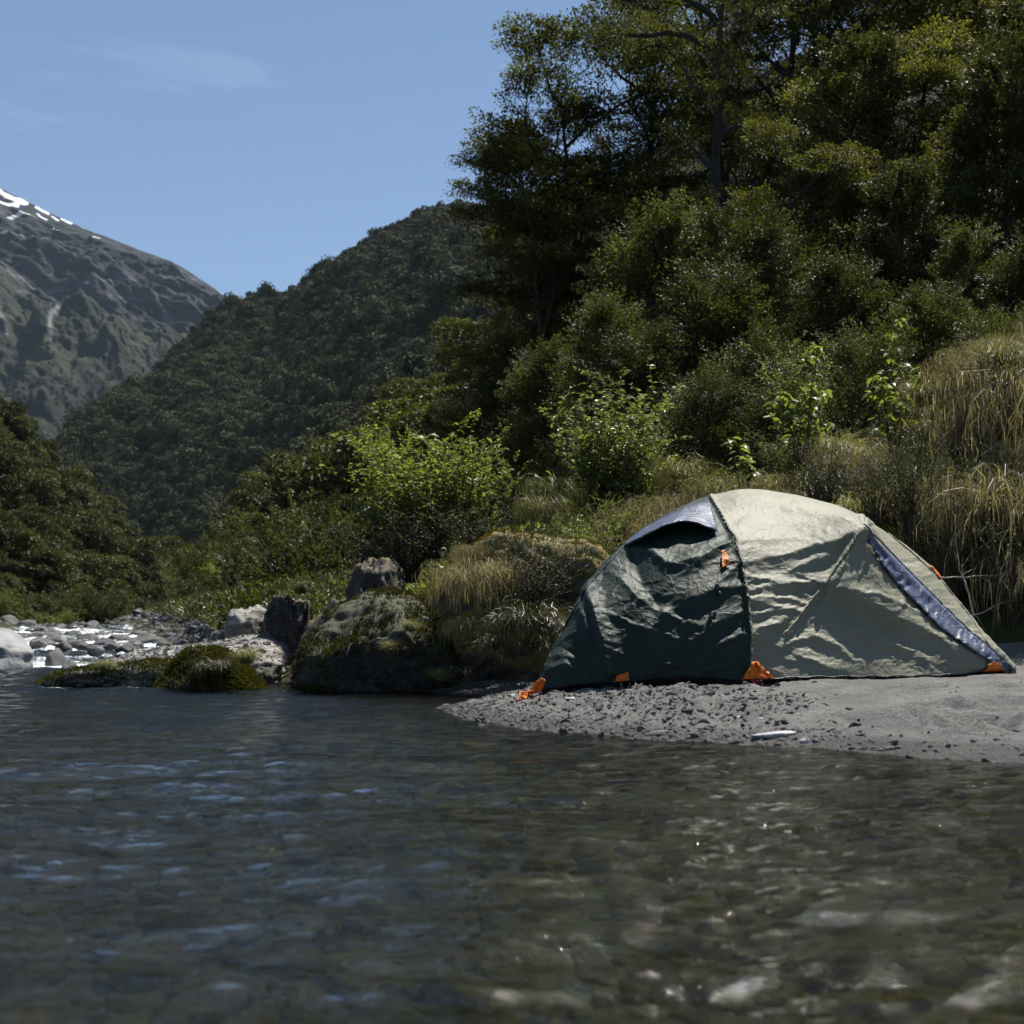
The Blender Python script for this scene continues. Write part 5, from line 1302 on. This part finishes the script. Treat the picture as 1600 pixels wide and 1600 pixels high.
scatter("mountain_scrub", P[k] - np.array([0, 0, 2.0]), s[k], np.stack([0 * s[k], 0 * s[k], r_.uniform(0, 6.28, k.sum())], -1), FC, "dark scrub on the lower slopes of the snowy mountain", "scrub")

# trees of the near spur and of the left hill: individuals
mids = []
def mid_tree(seed, H, R, n=15000, ls=.20, lobes=26, mat=None):
    r = np.random.default_rng(seed); T = Tubes(); tr = limb(r, (0, 0, -1), (0, 0, 1), H * .9, 8, 0, .3, .08); T.add(tr, .16, .03, 5)
    c, rr = [], []
    for i in range(lobes):
        f = .12 + .85 * (i + .5) / lobes; az = i * 2.4; prof = math.sin(math.pi * (f * .78 + .2)) ** .7 * R * r.uniform(.35, .95); p = tr[int(f * 7)]
        q = p + np.array([math.cos(az) * prof, math.sin(az) * prof, r.uniform(.1, .5) + prof * .15]); c.append(q); rr.append(R * r.uniform(.22, .42)); T.add(np.array([p, (p + q) / 2 + np.array([0, 0, -.1]), q]), .05, .015, 4)
    c, rr = np.array(c), np.array(rr); k = r.choice(lobes, n, p=rr ** 2 / (rr ** 2).sum()); d = nrm(r.normal(size=(n, 3)) + np.array([0, 0, .35]))
    P = c[k] + d * rr[k][:, None] * r.uniform(.55, 1.08, (n, 1)) * np.array([1, 1, .55]); D = nrm(d * .7 + r.normal(0, .5, (n, 3))); Nn = nrm(np.array([0, 0, .8]) + d * .5 + r.normal(0, .4, (n, 3)))
    V = leaf_quads(P, D, Nn, r.uniform(.6, 1.3, n) * ls, .6, .12); F = np.arange(len(V)).reshape(-1, 4)
    Vt, Ft = np.concatenate(T.V), np.concatenate(T.F)
    return mesh_from("hillside_tree", np.concatenate([V, Vt]), np.concatenate([F, Ft + len(V)]), [mat or M_MID, M_BARK], False, np.concatenate([np.zeros(len(F)), np.ones(len(Ft))]))
mids = [mid_tree(801, 6.5, 2.6), mid_tree(802, 7.5, 2.3), mid_tree(803, 5.2, 2.6), mid_tree(804, 8.5, 2.8)]
def hill_trees(S, n, r, group, label, smin=.8, smax=1.25, win=(-100, 1000), lo=0, hi=1, mind=2.2, name="hillside_tree"):
    P = sample(S, n * 30, r, lo, hi); px = 800 + P[:, 0] / P[:, 1] * FPX; P = P[(px > win[0]) & (px < win[1])]; out = []
    for p in P:
        if len(out) >= n: break
        if all((p[0] - q[0]) ** 2 + (p[1] - q[1]) ** 2 > mind ** 2 for q in out): out.append(p)
    for p in out:
        s = r.uniform(smin, smax); o = put(name, mids[r.integers(0, 4)], None, (p[0], p[1], p[2] - .3), (r.normal(0, .04), r.normal(0, .04), r.uniform(0, 6.28)), (s, s, s * r.uniform(.85, 1.15)))
        tag(o, label, "tree", group)
    return out
hill_trees(NS, 230, r_, "trees covering the near spur right of the valley", "olive green beech in the forest on the near spur behind the riverside bushes", .8, 1.3, (300, 900), mind=1.9)
hill_trees(LS, 260, r_, "trees covering the steep left hill", "olive green tree in the bush covering the steep hill on the left", .8, 1.35, (-60, 300), mind=2.0)
r2 = np.random.default_rng(33)
for (px, d, yt, k, lab) in [(500, 62, 690, 3, "spreading olive beech with visible dark trunk left of the bright green shrub"), (455, 66, 735, 1, "beech just left of the spreading one on the near spur"), (575, 58, 660, 0, "beech rising behind the top of the bright green shrub"),
    (400, 72, 790, 1, "lower beech at the foot of the near spur, leftmost there"), (345, 80, 860, 2, "small beech at the valley mouth, beside the river bend"), (630, 60, 640, 3, "beech behind the bright green shrub, to the right of its top"),
    (545, 50, 760, 2, "dark beech low behind the bright green shrub")]:
    x = (px - 800) / FPX * d; z = ground_at(x, d); top = CAMH + (HOR - yt) / FPX * d; m = mids[k]; h = max(v.co.z for v in m.vertices); s = max(.5, (top - z) / h)
    tag(put("hillside_tree", m, None, (x, d, z - .2), (0, 0, r2.uniform(0, 6)), (min(s, 1.3), min(s, 1.3), s)), lab, "tree")

MCO = coll_of("hill_tree_shapes", mids)
P = sample(LS, 9000, r_); px_ = 800 + P[:, 0] / P[:, 1] * FPX; P = P[px_ < -90][:2600]
scatter("left_hill_forest", P, r_.uniform(.9, 1.5, len(P)), np.stack([0 * P[:, 0], 0 * P[:, 0], r_.uniform(0, 6.28, len(P))], -1), MCO, "bush on the part of the left hill that runs on past the picture's edge", "forest")

# light green riverside scrub in the middle distance
scr = []
for s in range(3):
    r = np.random.default_rng(850 + s); T = Tubes(); PP = []; 
    for i in range(26):
        az = r.uniform(0, 6.28); st_ = limb(r, (r.normal(0, .12), r.normal(0, .12), -.1), (math.cos(az) * .5, math.sin(az) * .5, 1), r.uniform(.9, 1.7), 6, .1, .1, .2); T.add(st_, .012, .004, 3); PP.append(st_[2:])
    PP = np.concatenate(PP); sp = [spray_plume(r, 60, .34, .06) for _ in range(4)]; PP = np.repeat(PP, 2, 0) + r.normal(0, .1, (len(PP) * 2, 3))
    C, D, Nn, Ls = assemble(sp, PP, nrm(PP * np.array([.5, .5, 0]) + np.array([0, 0, .8]) + r.normal(0, .35, PP.shape)), np.array([0, 0, 1.]) + r.normal(0, .5, PP.shape), r.uniform(.6, 1.1, len(PP)), r)
    scr.append((T.mesh("stems", M_TWIG), leaves_mesh("foliage", C, D, Nn, Ls, .4, M_LANCE if s == 1 else M_YOUNG)))
def shrub(protos, px, d, w_px, h_px, label, group=None, name="shrub", cat="shrub", rot=None, ybase=None, h0=1.7, w0=1.6, extra=None):
    x = (px - 800) / FPX * d; z = ground_at(x, d) if ybase is None else CAMH + (HOR - ybase) / FPX * d
    if ybase is not None:
        top = CAMH + (HOR - (ybase - h_px)) / FPX * d; z = max(ground_at(x, d), z); h_px = max(top - z, .38) * FPX / d
    sz, sx = h_px / FPX * d / h0, w_px / FPX * d / w0
    t = tag(empty(name, (x, d, z - .02), (0, 0, random.uniform(0, 6.28) if rot is None else rot)), label, cat, group); t.scale = (sx, sx, sz)
    for nm, me in zip(("stems", "foliage"), protos): put(nm, me, t)
    return t
rs = np.random.default_rng(44)
for k in range(34):
    px = rs.uniform(290, 560); d = rs.uniform(22, 52) if px > 380 else rs.uniform(44, 62)
    x = (px - 800) / FPX * d
    if in_poly(np.array([x]), np.array([d]), RIVER)[0]: continue
    shrub(scr[k % 3], px, d, rs.uniform(1.5, 2.6) * FPX / d, rs.uniform(1.2, 2.3) * FPX / d, "leafy green riverside shrub at the foot of the near spur behind the rocks", "riverside shrubs behind the rocks")
for k in range(18):
    px = -20 + k * 11; d = rs.uniform(62, 85)
    shrub(scr[k % 3], px, d, rs.uniform(1.8, 2.8) * FPX / d, rs.uniform(1.0, 2.0) * FPX / d, "pale green riverside shrub at the foot of the left hill", "riverside shrubs below the left hill")

# --------------------------------------------------------------- shrubs near the tent
def leafy_shrub(seed, n_stem, H, spread, leaf, n_leaf, wr, mat, droop=.35, whorl=False, straight=.15):
    r = np.random.default_rng(seed); T = Tubes(); C, D, Nn, Ls = [], [], [], []
    for i in range(n_stem):
        az = r.uniform(0, 6.28); l = H * r.uniform(.55, 1.05)
        st_ = limb(r, (r.normal(0, .06), r.normal(0, .06), -.1), (math.cos(az) * spread * r.uniform(.2, 1), math.sin(az) * spread * r.uniform(.2, 1), 1), l, 8, .25, 0, straight); T.add(st_, .010, .003, 4)
        subs = [st_[2:]]
        for j in range(2, 8):
            a2 = r.uniform(0, 6.28); b = limb(r, st_[j], (math.cos(a2), math.sin(a2), .7), l * .28 * r.uniform(.5, 1.2), 5, .2, 0, .2); T.add(b, .005, .002, 3); subs.append(b)
        for b in subs:
            m = max(3, int(n_leaf * len(b) / 5)); t = r.random(m) * (len(b) - 1) * .999; k = t.astype(int); f = (t - k)[:, None]; P = b[k] * (1 - f) + b[k + 1] * f; ax = nrm(b[k + 1] - b[k])
            if whorl: ax = ax * .9
            a3 = r.uniform(0, 6.28, m); side = np.stack([np.cos(a3), np.sin(a3), np.full(m, .1)], 1)
            d = nrm(side + ax * .5 + np.array([0, 0, -droop]) + r.normal(0, .25, (m, 3)))
            C.append(P); D.append(d); Nn.append(nrm(np.array([0, 0, 1.]) + r.normal(0, .35, (m, 3)))); Ls.append(r.uniform(.6, 1.15, m) * leaf)
    C, D, Nn, Ls = map(np.concatenate, (C, D, Nn, Ls))
    return T.mesh("stems", M_TWIG), leaves_mesh("foliage", C, D, Nn, Ls, wr, mat, .1)
WB = leafy_shrub(901, 52, 1.7, .75, .068, 19, .6, M_BROAD)           # bright wineberry shrub
WG = leafy_shrub(902, 54, 1.7, .6, .080, 18, .55, M_GLOSSY)         # glossy rounded bush
SM = leafy_shrub(903, 46, 1.7, .6, .026, 40, .55, M_SMALL, .1)      # small leaved coprosma
LN = leafy_shrub(904, 30, 1.7, .6, .075, 14, .2, M_LANCE, -.2)      # narrow leaved
shrub(WB, 668, 13.0, 210, 190, "bright yellow green broadleaf shrub left of the mossy boulder", h0=1.55, ybase=860)
shrub(WB, 745, 13.6, 120, 165, "narrow upright bright green shrub joined to the right of the bigger one", h0=1.55, ybase=850)
shrub(WB, 625, 13.8, 100, 220, "tall thin bright green shrub whose tip stands highest on the left", h0=1.55, ybase=880)
shrub(SM, 640, 12.4, 190, 110, "small leaved green bush under the bright broadleaf shrub", h0=1.55, ybase=900)
shrub(SM, 735, 12.4, 170, 95, "small leaved bush touching the top of the mossy boulder", h0=1.55, ybase=880)
shrub(SM, 585, 12.9, 110, 90, "small leaved bush above the brown jagged rock", h0=1.55, ybase=915)
shrub(WG, 950, 13.0, 185, 215, "rounded bush of glossy pale leaves above the tent's left end", h0=1.55, ybase=815)
shrub(WG, 1000, 13.6, 90, 150, "lower glossy leaved bush right of the rounded one", h0=1.55, ybase=800)
shrub(LN, 930, 11.3, 120, 90, "narrow leaved light green shrub behind the tent's left shoulder", h0=1.5, ybase=885)
shrub(LN, 880, 10.9, 70, 60, "narrow leaved tuft between the mossy boulder and the tent", h0=1.5, ybase=925)
shrub(LN, 965, 11.8, 90, 70, "narrow leaved shrub peeping over the blue vent hood", h0=1.5, ybase=840)
shrub(LN, 1110, 12.2, 120, 70, "narrow leaved clump just above the tent's top", h0=1.5, ybase=800)
shrub(LN, 1220, 13.4, 100, 80, "narrow leaved clump in the grass behind the tent", h0=1.5, ybase=745)
shrub(SM, 835, 10.0, 150, 125, "grey green small leaved bush growing on the mossy boulder", h0=1.55, ybase=965)
shrub(SM, 880, 10.3, 70, 80, "small leaved twigs of the boulder bush nearest the tent", h0=1.55, ybase=960)
shrub(SM, 1425, 11.2, 150, 190, "dark fine leaved bush right behind the tent's top right", h0=1.55, ybase=850)
shrub(SM, 1290, 11.5, 120, 125, "dark fine leaved bush just above the middle of the tent", h0=1.55, ybase=800)
shrub(SM, 1365, 11.3, 110, 120, "fine leaved bush above the tent's apex", h0=1.55, ybase=830)
shrub(SM, 1530, 11.0, 160, 190, "dark small leaved bush at the foot of the hanging grass, right", h0=1.55, ybase=900)
shrub(SM, 1480, 10.8, 150, 200, "shaded twiggy bush behind the tent's right slope", h0=1.55, ybase=950)
shrub(SM, 1580, 10.6, 170, 210, "shaded twiggy bush behind the tent's right corner", h0=1.55, ybase=1010)
shrub(WG, 1245, 14.0, 110, 180, "broadleaf bush with drooping leaves left of the tall sapling", h0=1.55, ybase=720)
shrub(SM, 1570, 11.7, 120, 170, "green fine leaved bush among the tawny tussocks at the right edge", h0=1.55, ybase=720)
shrub(SM, 1500, 12.0, 110, 160, "green fine leaved bush left of the tawny tussocks", h0=1.55, ybase=725)
shrub(LN, 1520, 11.6, 90, 80, "narrow leaved green clump below the tawny tussocks", h0=1.5, ybase=790)
shrub(LN, 1600, 11.2, 90, 80, "narrow leaved green clump under the tawny tussocks at the right edge", h0=1.5, ybase=850)
# saplings with large leaves, each leaf a piece
lfm = []
for s in range(3):
    t = np.linspace(0, 1, 5); w = np.sin(math.pi * t ** .8) * .26; w[0] = .015; w[-1] = .004
    Vl = np.array([[(x, sy_ * wv_, .10 * abs(sy_) * wv_ * 2 - .22 * x * x * (1 + .3 * s)) for sy_ in (-1, 0, 1)] for x, wv_ in zip(t, w)]).reshape(-1, 3)
    lfm.append(mesh_from("leaf", Vl, grid_faces(5, 3), M_BROAD if s < 2 else M_GLOSSY, True))
def sapling(px, d, ybase, H_px, label, n, seed, ll=.085):
    r = np.random.default_rng(seed); p = W(px, ybase, d); topz = p[2] + H_px / FPX * d; p[2] = max(p[2], ground_at(p[0], d) - .03); Hh = max(topz - p[2], .35)
    t = tag(empty("sapling", tuple(p)), label, "sapling"); T = Tubes(); seats = []
    for i in range(4):
        az = r.uniform(0, 6.28); st_ = limb(r, (r.normal(0, .03), 0, -.1), (math.cos(az) * .22, math.sin(az) * .22, 1), Hh * (1.08 if i == 0 else r.uniform(.55, .85)), 12, 0, .1, .1); T.add(st_, .010, .003, 5)
        for j in range(3, 12):
            seats.append((st_[j], 0.3)); a2 = r.uniform(0, 6.28); b = limb(r, st_[j], (math.cos(a2), math.sin(a2), .35), .16 * (1.25 - j / 12) + .05, 4, .2, 0, .2); T.add(b, .004, .002, 3); seats += [(q, 1) for q in b[1:]] * 2
    put("stems", T.mesh("stems", M_TWIG), t)
    for k in range(n):
        q, _w = seats[r.integers(0, len(seats))]; o = put("leaf", lfm[r.integers(0, 3)], t, tuple(q + r.normal(0, .012, 3)), (r.normal(0, .35), r.uniform(-.25, .7), r.uniform(0, 6.28)), ll * r.uniform(.6, 1.25))
sapling(1398, 12.6, 690, 195, "tall slender sapling with large light green leaves at the top of the bank", 260, 71)
sapling(1255, 13.2, 700, 160, "broad leafed sapling with drooping bright leaves left of the tall slender one", 280, 72)
sapling(1165, 12.6, 760, 85, "short sapling with hanging pale leaves just above the tent", 110, 73, .08)
sapling(858, 12.6, 800, 90, "short leafy stem left of the rounded glossy bush", 90, 74, .075)
sapling(640, 12.8, 800, 130, "thin sapling rising from the bright green shrub, highest tip", 130, 75, .07)
sapling(722, 13.0, 800, 120, "second thin sapling in the bright green shrub, right of the highest tip", 110, 76, .07)

# --------------------------------------------------------------- tussock grass
def tussock(seed, n, Lm, el=(50, 88), k=(1.4, 2.6), w=.006, segs=6, r0=.06, hang=0, hl=.14, bias=None, matd=None):
    """arching blades; hang = little strands hanging from the outer half"""
    r = np.random.default_rng(seed); az = r.uniform(0, 6.28, n)
    if bias is not None: az = bias + r.normal(0, .8, n)
    l = Lm * r.uniform(.5, 1.1, n); th = np.radians(r.uniform(*el, n)); kk = r.uniform(*k, n)
    P = np.stack([r.normal(0, r0, n), r.normal(0, r0, n), np.full(n, -.03)], 1); pts = [P]
    for s in range(segs):
        a = th - kk * ((s + .5) / segs) ** 1.6; d = np.stack([np.cos(a) * np.cos(az), np.cos(a) * np.sin(az), np.sin(a)], 1)
        az = az + r.normal(0, .06, n); P = P + d * (l / segs)[:, None]; pts.append(P)
    P = np.array(pts)                                     # (segs+1,n,3)
    sd_ = np.stack([-np.sin(az), np.cos(az), r.normal(0, .3, n)], 1); ww = w * np.array([.8] + [1 - .8 * (s / segs) ** 1.5 for s in range(1, segs + 1)])
    A = P - sd_[None] * ww[:, None, None] / 2; B_ = P + sd_[None] * ww[:, None, None] / 2
    V = np.stack([A, B_], 2)                              # segs+1,n,2,3
    V = np.transpose(V, (1, 0, 2, 3)).reshape(-1, 3); b = np.arange(n)[:, None] * (segs + 1) * 2 + np.arange(segs)[None] * 2
    F = np.stack([b, b + 1, b + 3, b + 2], -1).reshape(-1, 4)
    if hang:
        m = int(n * hang); i = r.integers(0, n, m); t = r.uniform(segs * .45, segs * .98, m); kf = t.astype(int); f = (t - kf)[:, None]; Q = P[kf, i] * (1 - f) + P[np.minimum(kf + 1, segs), i] * f
        L2 = hl * r.uniform(.4, 1.2, m)[:, None]; d1 = nrm(np.stack([r.normal(0, .35, m), r.normal(0, .35, m), -np.ones(m)], 1)); s2 = nrm(np.stack([r.normal(size=m), r.normal(size=m), 0 * az[:1].repeat(m)], 1)) * .0016
        q0, q1, q2 = Q, Q + d1 * L2 * .5 + r.normal(0, .006, (m, 3)), Q + d1 * L2 * .6 + np.array([0, 0, -1]) * L2 * .45
        V2 = np.stack([q0 - s2, q0 + s2, q1 - s2 * 1.4, q1 + s2 * 1.4, q2, q2 + s2 * .4], 1).reshape(-1, 3); b2 = np.arange(m)[:, None] * 6
        F2 = np.concatenate([b2 + np.array([[0, 1, 3, 2]]), b2 + np.array([[2, 3, 5, 4]])]) + len(V); V = np.concatenate([V, V2]); F = np.concatenate([F, F2])
    return V, F
def tus_mesh(nm, mat, *a, **k): V, F = tussock(*a, **k); return mesh_from(nm, V, F, mat, False)
TG = [tus_mesh("tussock", M_GRASSG, 1000 + s, 900, .62, w=.0065) for s in range(2)]
TT = [tus_mesh("tussock", M_GRASST, 1010 + s, 260, .95, (35, 82), (2.3, 3.9), hang=24, w=.0032, hl=.12) for s in range(3)]
TH = [tus_mesh("tussock", M_GRASSG, 1020 + s, 330, .75, (30, 75), (2.2, 3.3), w=.0045, hang=2.5, hl=.2) for s in range(2)]
TB = [tus_mesh("tussock", M_GRASST, 1040 + s, 130, .62, (20, 70), (2.0, 3.2), w=.0045, hang=5, hl=.2) for s in range(2)]
TD = [tus_mesh("tussock", M_GRASSD, 1030 + s, 230, .62, (10, 60), (1.8, 2.8), w=.006) for s in range(2)]
def tus(mesh, px, py, d, s, label, group=None, rz=None, sz=None, tilt=0):
    p = W(px, py, d)
    if d > 10.6: p[2] = max(p[2], ground_at(p[0], d) - .02)
    o = put("tussock", mesh, None, tuple(p), (tilt, 0, random.uniform(0, 6.28) if rz is None else rz), (s, s, sz or s)); tag(o, label, "tussock", group); return o
GT = "tawny drooping tussocks on the bank right of the tent"
LT = "tawny drooping grass plume among others on the bank at the right edge"
rt = np.random.default_rng(55)
for (px, py, d, s) in [(1605, 600, 12.4, 1.0), (1560, 640, 12.2, .85), (1625, 680, 11.8, 1.0), (1530, 600, 12.9, .8), (1590, 730, 11.5, .8), (1535, 690, 12.0, .75), (1495, 665, 12.6, .7), (1470, 640, 13.0, .65), (1450, 690, 12.7, .6), (1630, 780, 11.0, .8), (1575, 570, 13.2, .8)]:
    tus([TT[0], TT[1], TH[0], TT[2], TG[0]][rt.integers(0, 5)], px + rt.normal(0, 14), py - 10, d, s * rt.uniform(.7, 1.5), LT, GT)
GT2 = "grass tussocks on the bank behind the tent"
for (px, py, d, s, k) in [(1040, 800, 12.4, .9, 1), (1080, 790, 12.4, .8, 1), (1130, 790, 12.0, .8, 1), (1180, 780, 12.3, .8, 1), (1215, 765, 12.8, .8, 0), (1260, 760, 12.8, .9, 0), (1310, 740, 13.0, .9, 0), (1350, 730, 13.0, 1.0, 1), (1400, 745, 12.6, .9, 0), (1250, 700, 14.0, .8, 0),
    (1300, 700, 13.8, .9, 0), (1340, 690, 14.0, .8, 2), (1450, 770, 12.0, .9, 0), (1000, 815, 12.2, .7, 1), (1060, 815, 11.8, .6, 0), (1150, 760, 13.0, .8, 1), (1380, 780, 12.0, .8, 0), (1110, 760, 13.2, .8, 0), (1330, 790, 11.8, .7, 0), (1430, 720, 13.0, .9, 2)]:
    tus([TG, TT, TH][k][rt.integers(0, 2)], px, py + 30, d, s, "grass tussock mixed with others on the bank just above the tent's roof", GT2)
tus(TB[0], 1590, 800, 10.9, 1.5, "long green hanging grass at the right edge beside the dark bushes")
tus(TB[1], 1535, 790, 11.0, 1.2, "drooping grass left of the long hanging one, above the tent's right slope")
tus(TB[1], 1605, 900, 10.6, 1.0, "shaded hanging grass lowest at the right edge")
tus(TT[1], 1500, 800, 11.2, .7, "small arching dry grass plume above the tent's right slope")
tus(TH[0], 1060, 745, 13.2, .7, "hanging grass tuft at the foot of the glossy bush")
tus(TH[1], 860, 770, 12.6, .6, "drooping pale grass tuft left of the rounded glossy bush")
tus(TH[0], 845, 800, 12.2, .55, "shaded drooping tuft above the moss of the big boulder")
# on and under the orange mossed boulder
tus(TB[0], 725, 905, 10.05, .7, "long yellow grass hanging off the left side of the mossy boulder", rz=2.6)
tus(TB[1], 762, 895, 10.1, .6, "yellow hanging grass next to the long one on the mossy boulder")
tus(TT[2], 735, 866, 10.25, .22, "pinkish dry grass tuft on top of the mossy boulder")
tus(TT[0], 790, 858, 10.35, .16, "dry thin grass on the middle of the mossy boulder's top")
for (px, py, s, lab) in [(790, 975, .55, "dark hanging grass curtain under the boulder bush, leftmost"), (820, 965, .6, "dark hanging grass curtain under the boulder bush, second"), (850, 970, .6, "dark hanging grass curtain under the boulder bush, third"), (770, 1010, .5, "lower dark hanging grass beside the black hollow"),
    (835, 1010, .55, "lower dark hanging grass left of the tent's tip"), (875, 985, .5, "dark hanging grass touching the tent's left edge")]:
    tus(TD[rt.integers(0, 2)], px, py, 9.75, s, lab, None, None, s * 1.1)
tus(TH[0], 722, 985, 10.0, .35, "small grass tuft in the gap right of the big dark boulder")
tus(TD[1], 705, 1050, 9.95, .35, "small fern like tuft low on the right of the big dark boulder")
tus(TG[0], 690, 1062, 9.9, .22, "bright green tuft at the waterline right of the big dark boulder")
tus(TG[1], 615, 1020, 9.95, .25, "green tuft on the dark face of the big boulder")
tus(TG[0], 640, 985, 10.0, .22, "green tuft high on the right flank of the big boulder")
tus(TD[0], 345, 1040, 10.24, .36, "white tipped hanging grass in the middle of the moss mound")
tus(TD[1], 318, 1042, 10.22, .28, "white tipped hanging grass left of the middle of the moss mound")
tus(TG[1], 385, 1035, 10.22, .30, "grass tuft right of the middle on the moss mound")
tus(TD[0], 412, 1052, 10.2, .22, "grass tuft at the right end of the moss mound")
tus(TG[0], 165, 1046, 10.88, .22, "grass tuft on the left end of the long slab")
tus(TG[0], 470, 925, 12.2, .30, "grass tuft behind the upright rock block")

# leaning dead twigs in the shadow behind the tent's right end
for k, (x0, y0, x1_, y1_, lab) in enumerate([(1500, 975, 1600, 935, "thin bare pale branch sloping up to the right beyond the tent's right slope"), (1520, 960, 1500, 830, "thin bare branch standing almost upright behind the tent's right slope"), (1470, 900, 1600, 905, "thin bare branch lying level in the dark bushes, right")]):
    a, b = W(x0, y0, 10.3), W(x1_, y1_, 10.6); r = np.random.default_rng(1100 + k); t = np.linspace(0, 1, 14)[:, None]; P = a * (1 - t) + b * t + .012 * r.normal(size=(14, 3)).cumsum(0) * .6
    T = Tubes(); T.add(P, .006, .003, 5)
    for j in (3, 6, 9, 11): T.add(limb(r, P[j], nrm(P[j + 1] - P[j]) + np.array([0, 0, r.choice([-.8, .8])]), .15, 5, 0, 0, .3), .003, .0015, 4)
    tag(put("dead_branch", T.mesh("dead_branch", mat_plain("bleached_wood", (.3, .27, .22), .8))), lab, "branch")

# cobble bar beside the rapids
CC = coll_of("cobble_shapes", ck)
n = 7000; cyy = r_.uniform(13.5, 75, n); cxx = r_.uniform(-.46, -.1, n) * cyy; sd_c = seg_dist(cxx, cyy, RIVER, True); k = sd_c < .5 + .03 * cyy
k &= ~((cxx > -4.2) & (cyy < 13.8)); cxx, cyy = cxx[k], cyy[k]; s = np.exp(r_.normal(-2.9, .45, len(cxx))) * (1 + cyy * .022)
scatter("cobbles", np.stack([cxx, cyy, np.maximum(gz(cxx, cyy), .0225 * np.clip(cyy - 17, 0, 60) - .1)], -1), s, np.stack([r_.normal(0, .25, len(s)), r_.normal(0, .25, len(s)), r_.uniform(0, 6.3, len(s))], -1), CC, "grey river cobbles along both banks of the rapid", "cobbles")

# litter and chips lying on the slab
so, sQ, sF = ROCKS["long low rock slab with a pale flat sloping top and black undercut front"]
a_, b_, c_ = sQ[sF[:, 0]], sQ[sF[:, 1]], sQ[sF[:, 2]]; nn = np.cross(b_ - a_, c_ - a_); ar = np.linalg.norm(nn, axis=1); ok = (nn[:, 2] / ar > .75); w = ar * ok; rk = np.random.default_rng(9)
k = rk.choice(len(sF), 2600, p=w / w.sum()); P = (a_ + b_ + c_)[k] / 3 + np.array(so.location) + rk.normal(0, .01, (2600, 3)) * np.array([1, 1, .1])
s = np.exp(rk.normal(-4.3, .45, 2600))
scatter("stone_chips", P, s, np.stack([rk.normal(0, .4, 2600), rk.normal(0, .4, 2600), rk.uniform(0, 6.3, 2600)], -1), GC, "stone chips and dry litter lying on the long pale slab", "stone chips")

def ordw(k):
    return ["first", "second", "third", "fourth", "fifth", "sixth", "seventh", "eighth", "ninth", "tenth", "eleventh", "twelfth", "thirteenth", "fourteenth", "fifteenth", "sixteenth", "seventeenth", "eighteenth", "nineteenth", "twentieth"][k] if k < 20 else ["twenty first", "twenty second", "twenty third", "twenty fourth", "twenty fifth", "twenty sixth", "twenty seventh", "twenty eighth", "twenty ninth", "thirtieth", "thirty first", "thirty second", "thirty third", "thirty fourth", "thirty fifth", "thirty sixth", "thirty seventh", "thirty eighth", "thirty ninth", "fortieth", "forty first", "forty second", "forty third"][k - 20]
def order_labels(group, fn):
    os_ = sorted([o for o in COL.objects if o.get('group') == group and o.parent is None], key=lambda o: o.location.x / o.location.y)
    for k, o in enumerate(os_): o['label'] = fn(k, o)
def bigness(o, lo, hi, v): return "small" if v < lo else ("large" if v > hi else "middling")
order_labels("rocks in the rapids", lambda k, o: f"{bigness(o, .28, .55, o.scale[0])} river rock in the cobbles by the white water, {ordw(k)} from the left")
order_labels("riverside shrubs behind the rocks", lambda k, o: f"{['low', 'tall'][int(o.scale[2] > 1.05)]} leafy shrub between the long slab and the near spur, {ordw(k)} from the left")
order_labels("riverside shrubs below the left hill", lambda k, o: f"{['low', 'tall'][int(o.scale[2] > 1.35)]} pale green shrub at the foot of the left hill, {ordw(k)} from the left")
order_labels("tawny drooping tussocks on the bank right of the tent", lambda k, o: f"tawny drooping tussock on the bank right of the tall sapling, {ordw(k)} from the left")
order_labels("grass tussocks on the bank behind the tent", lambda k, o: f"grass tussock on the bank above the tent roof, {ordw(k)} from the left")

# ------------------------------------------------------------------ air
def mat_haze():
    m, nt, out = mat_new("valley_air"); v = N(nt, "ShaderNodeVolumePrincipled", Density=HAZE); v.inputs['Color'].default_value = (0.62, 0.80, 1.0, 1); v.inputs['Anisotropy'].default_value = 0.0
    L(nt, v.outputs[0], out.inputs['Volume']); return m
HAZE = 0.000036
x0, x1, y0, y1, z0, z1 = -6500, 6500, -300, 9500, -6.5, 1500
Vh = np.array([(x, y, z) for z in (z0, z1) for y in (y0, y1) for x in (x0, x1)], float)
Fh = np.array([(0, 2, 3, 1), (4, 5, 7, 6), (0, 1, 5, 4), (2, 6, 7, 3), (0, 4, 6, 2), (1, 3, 7, 5)])
tag(put("haze", mesh_from("haze", Vh, Fh, mat_haze())), kind='stuff')
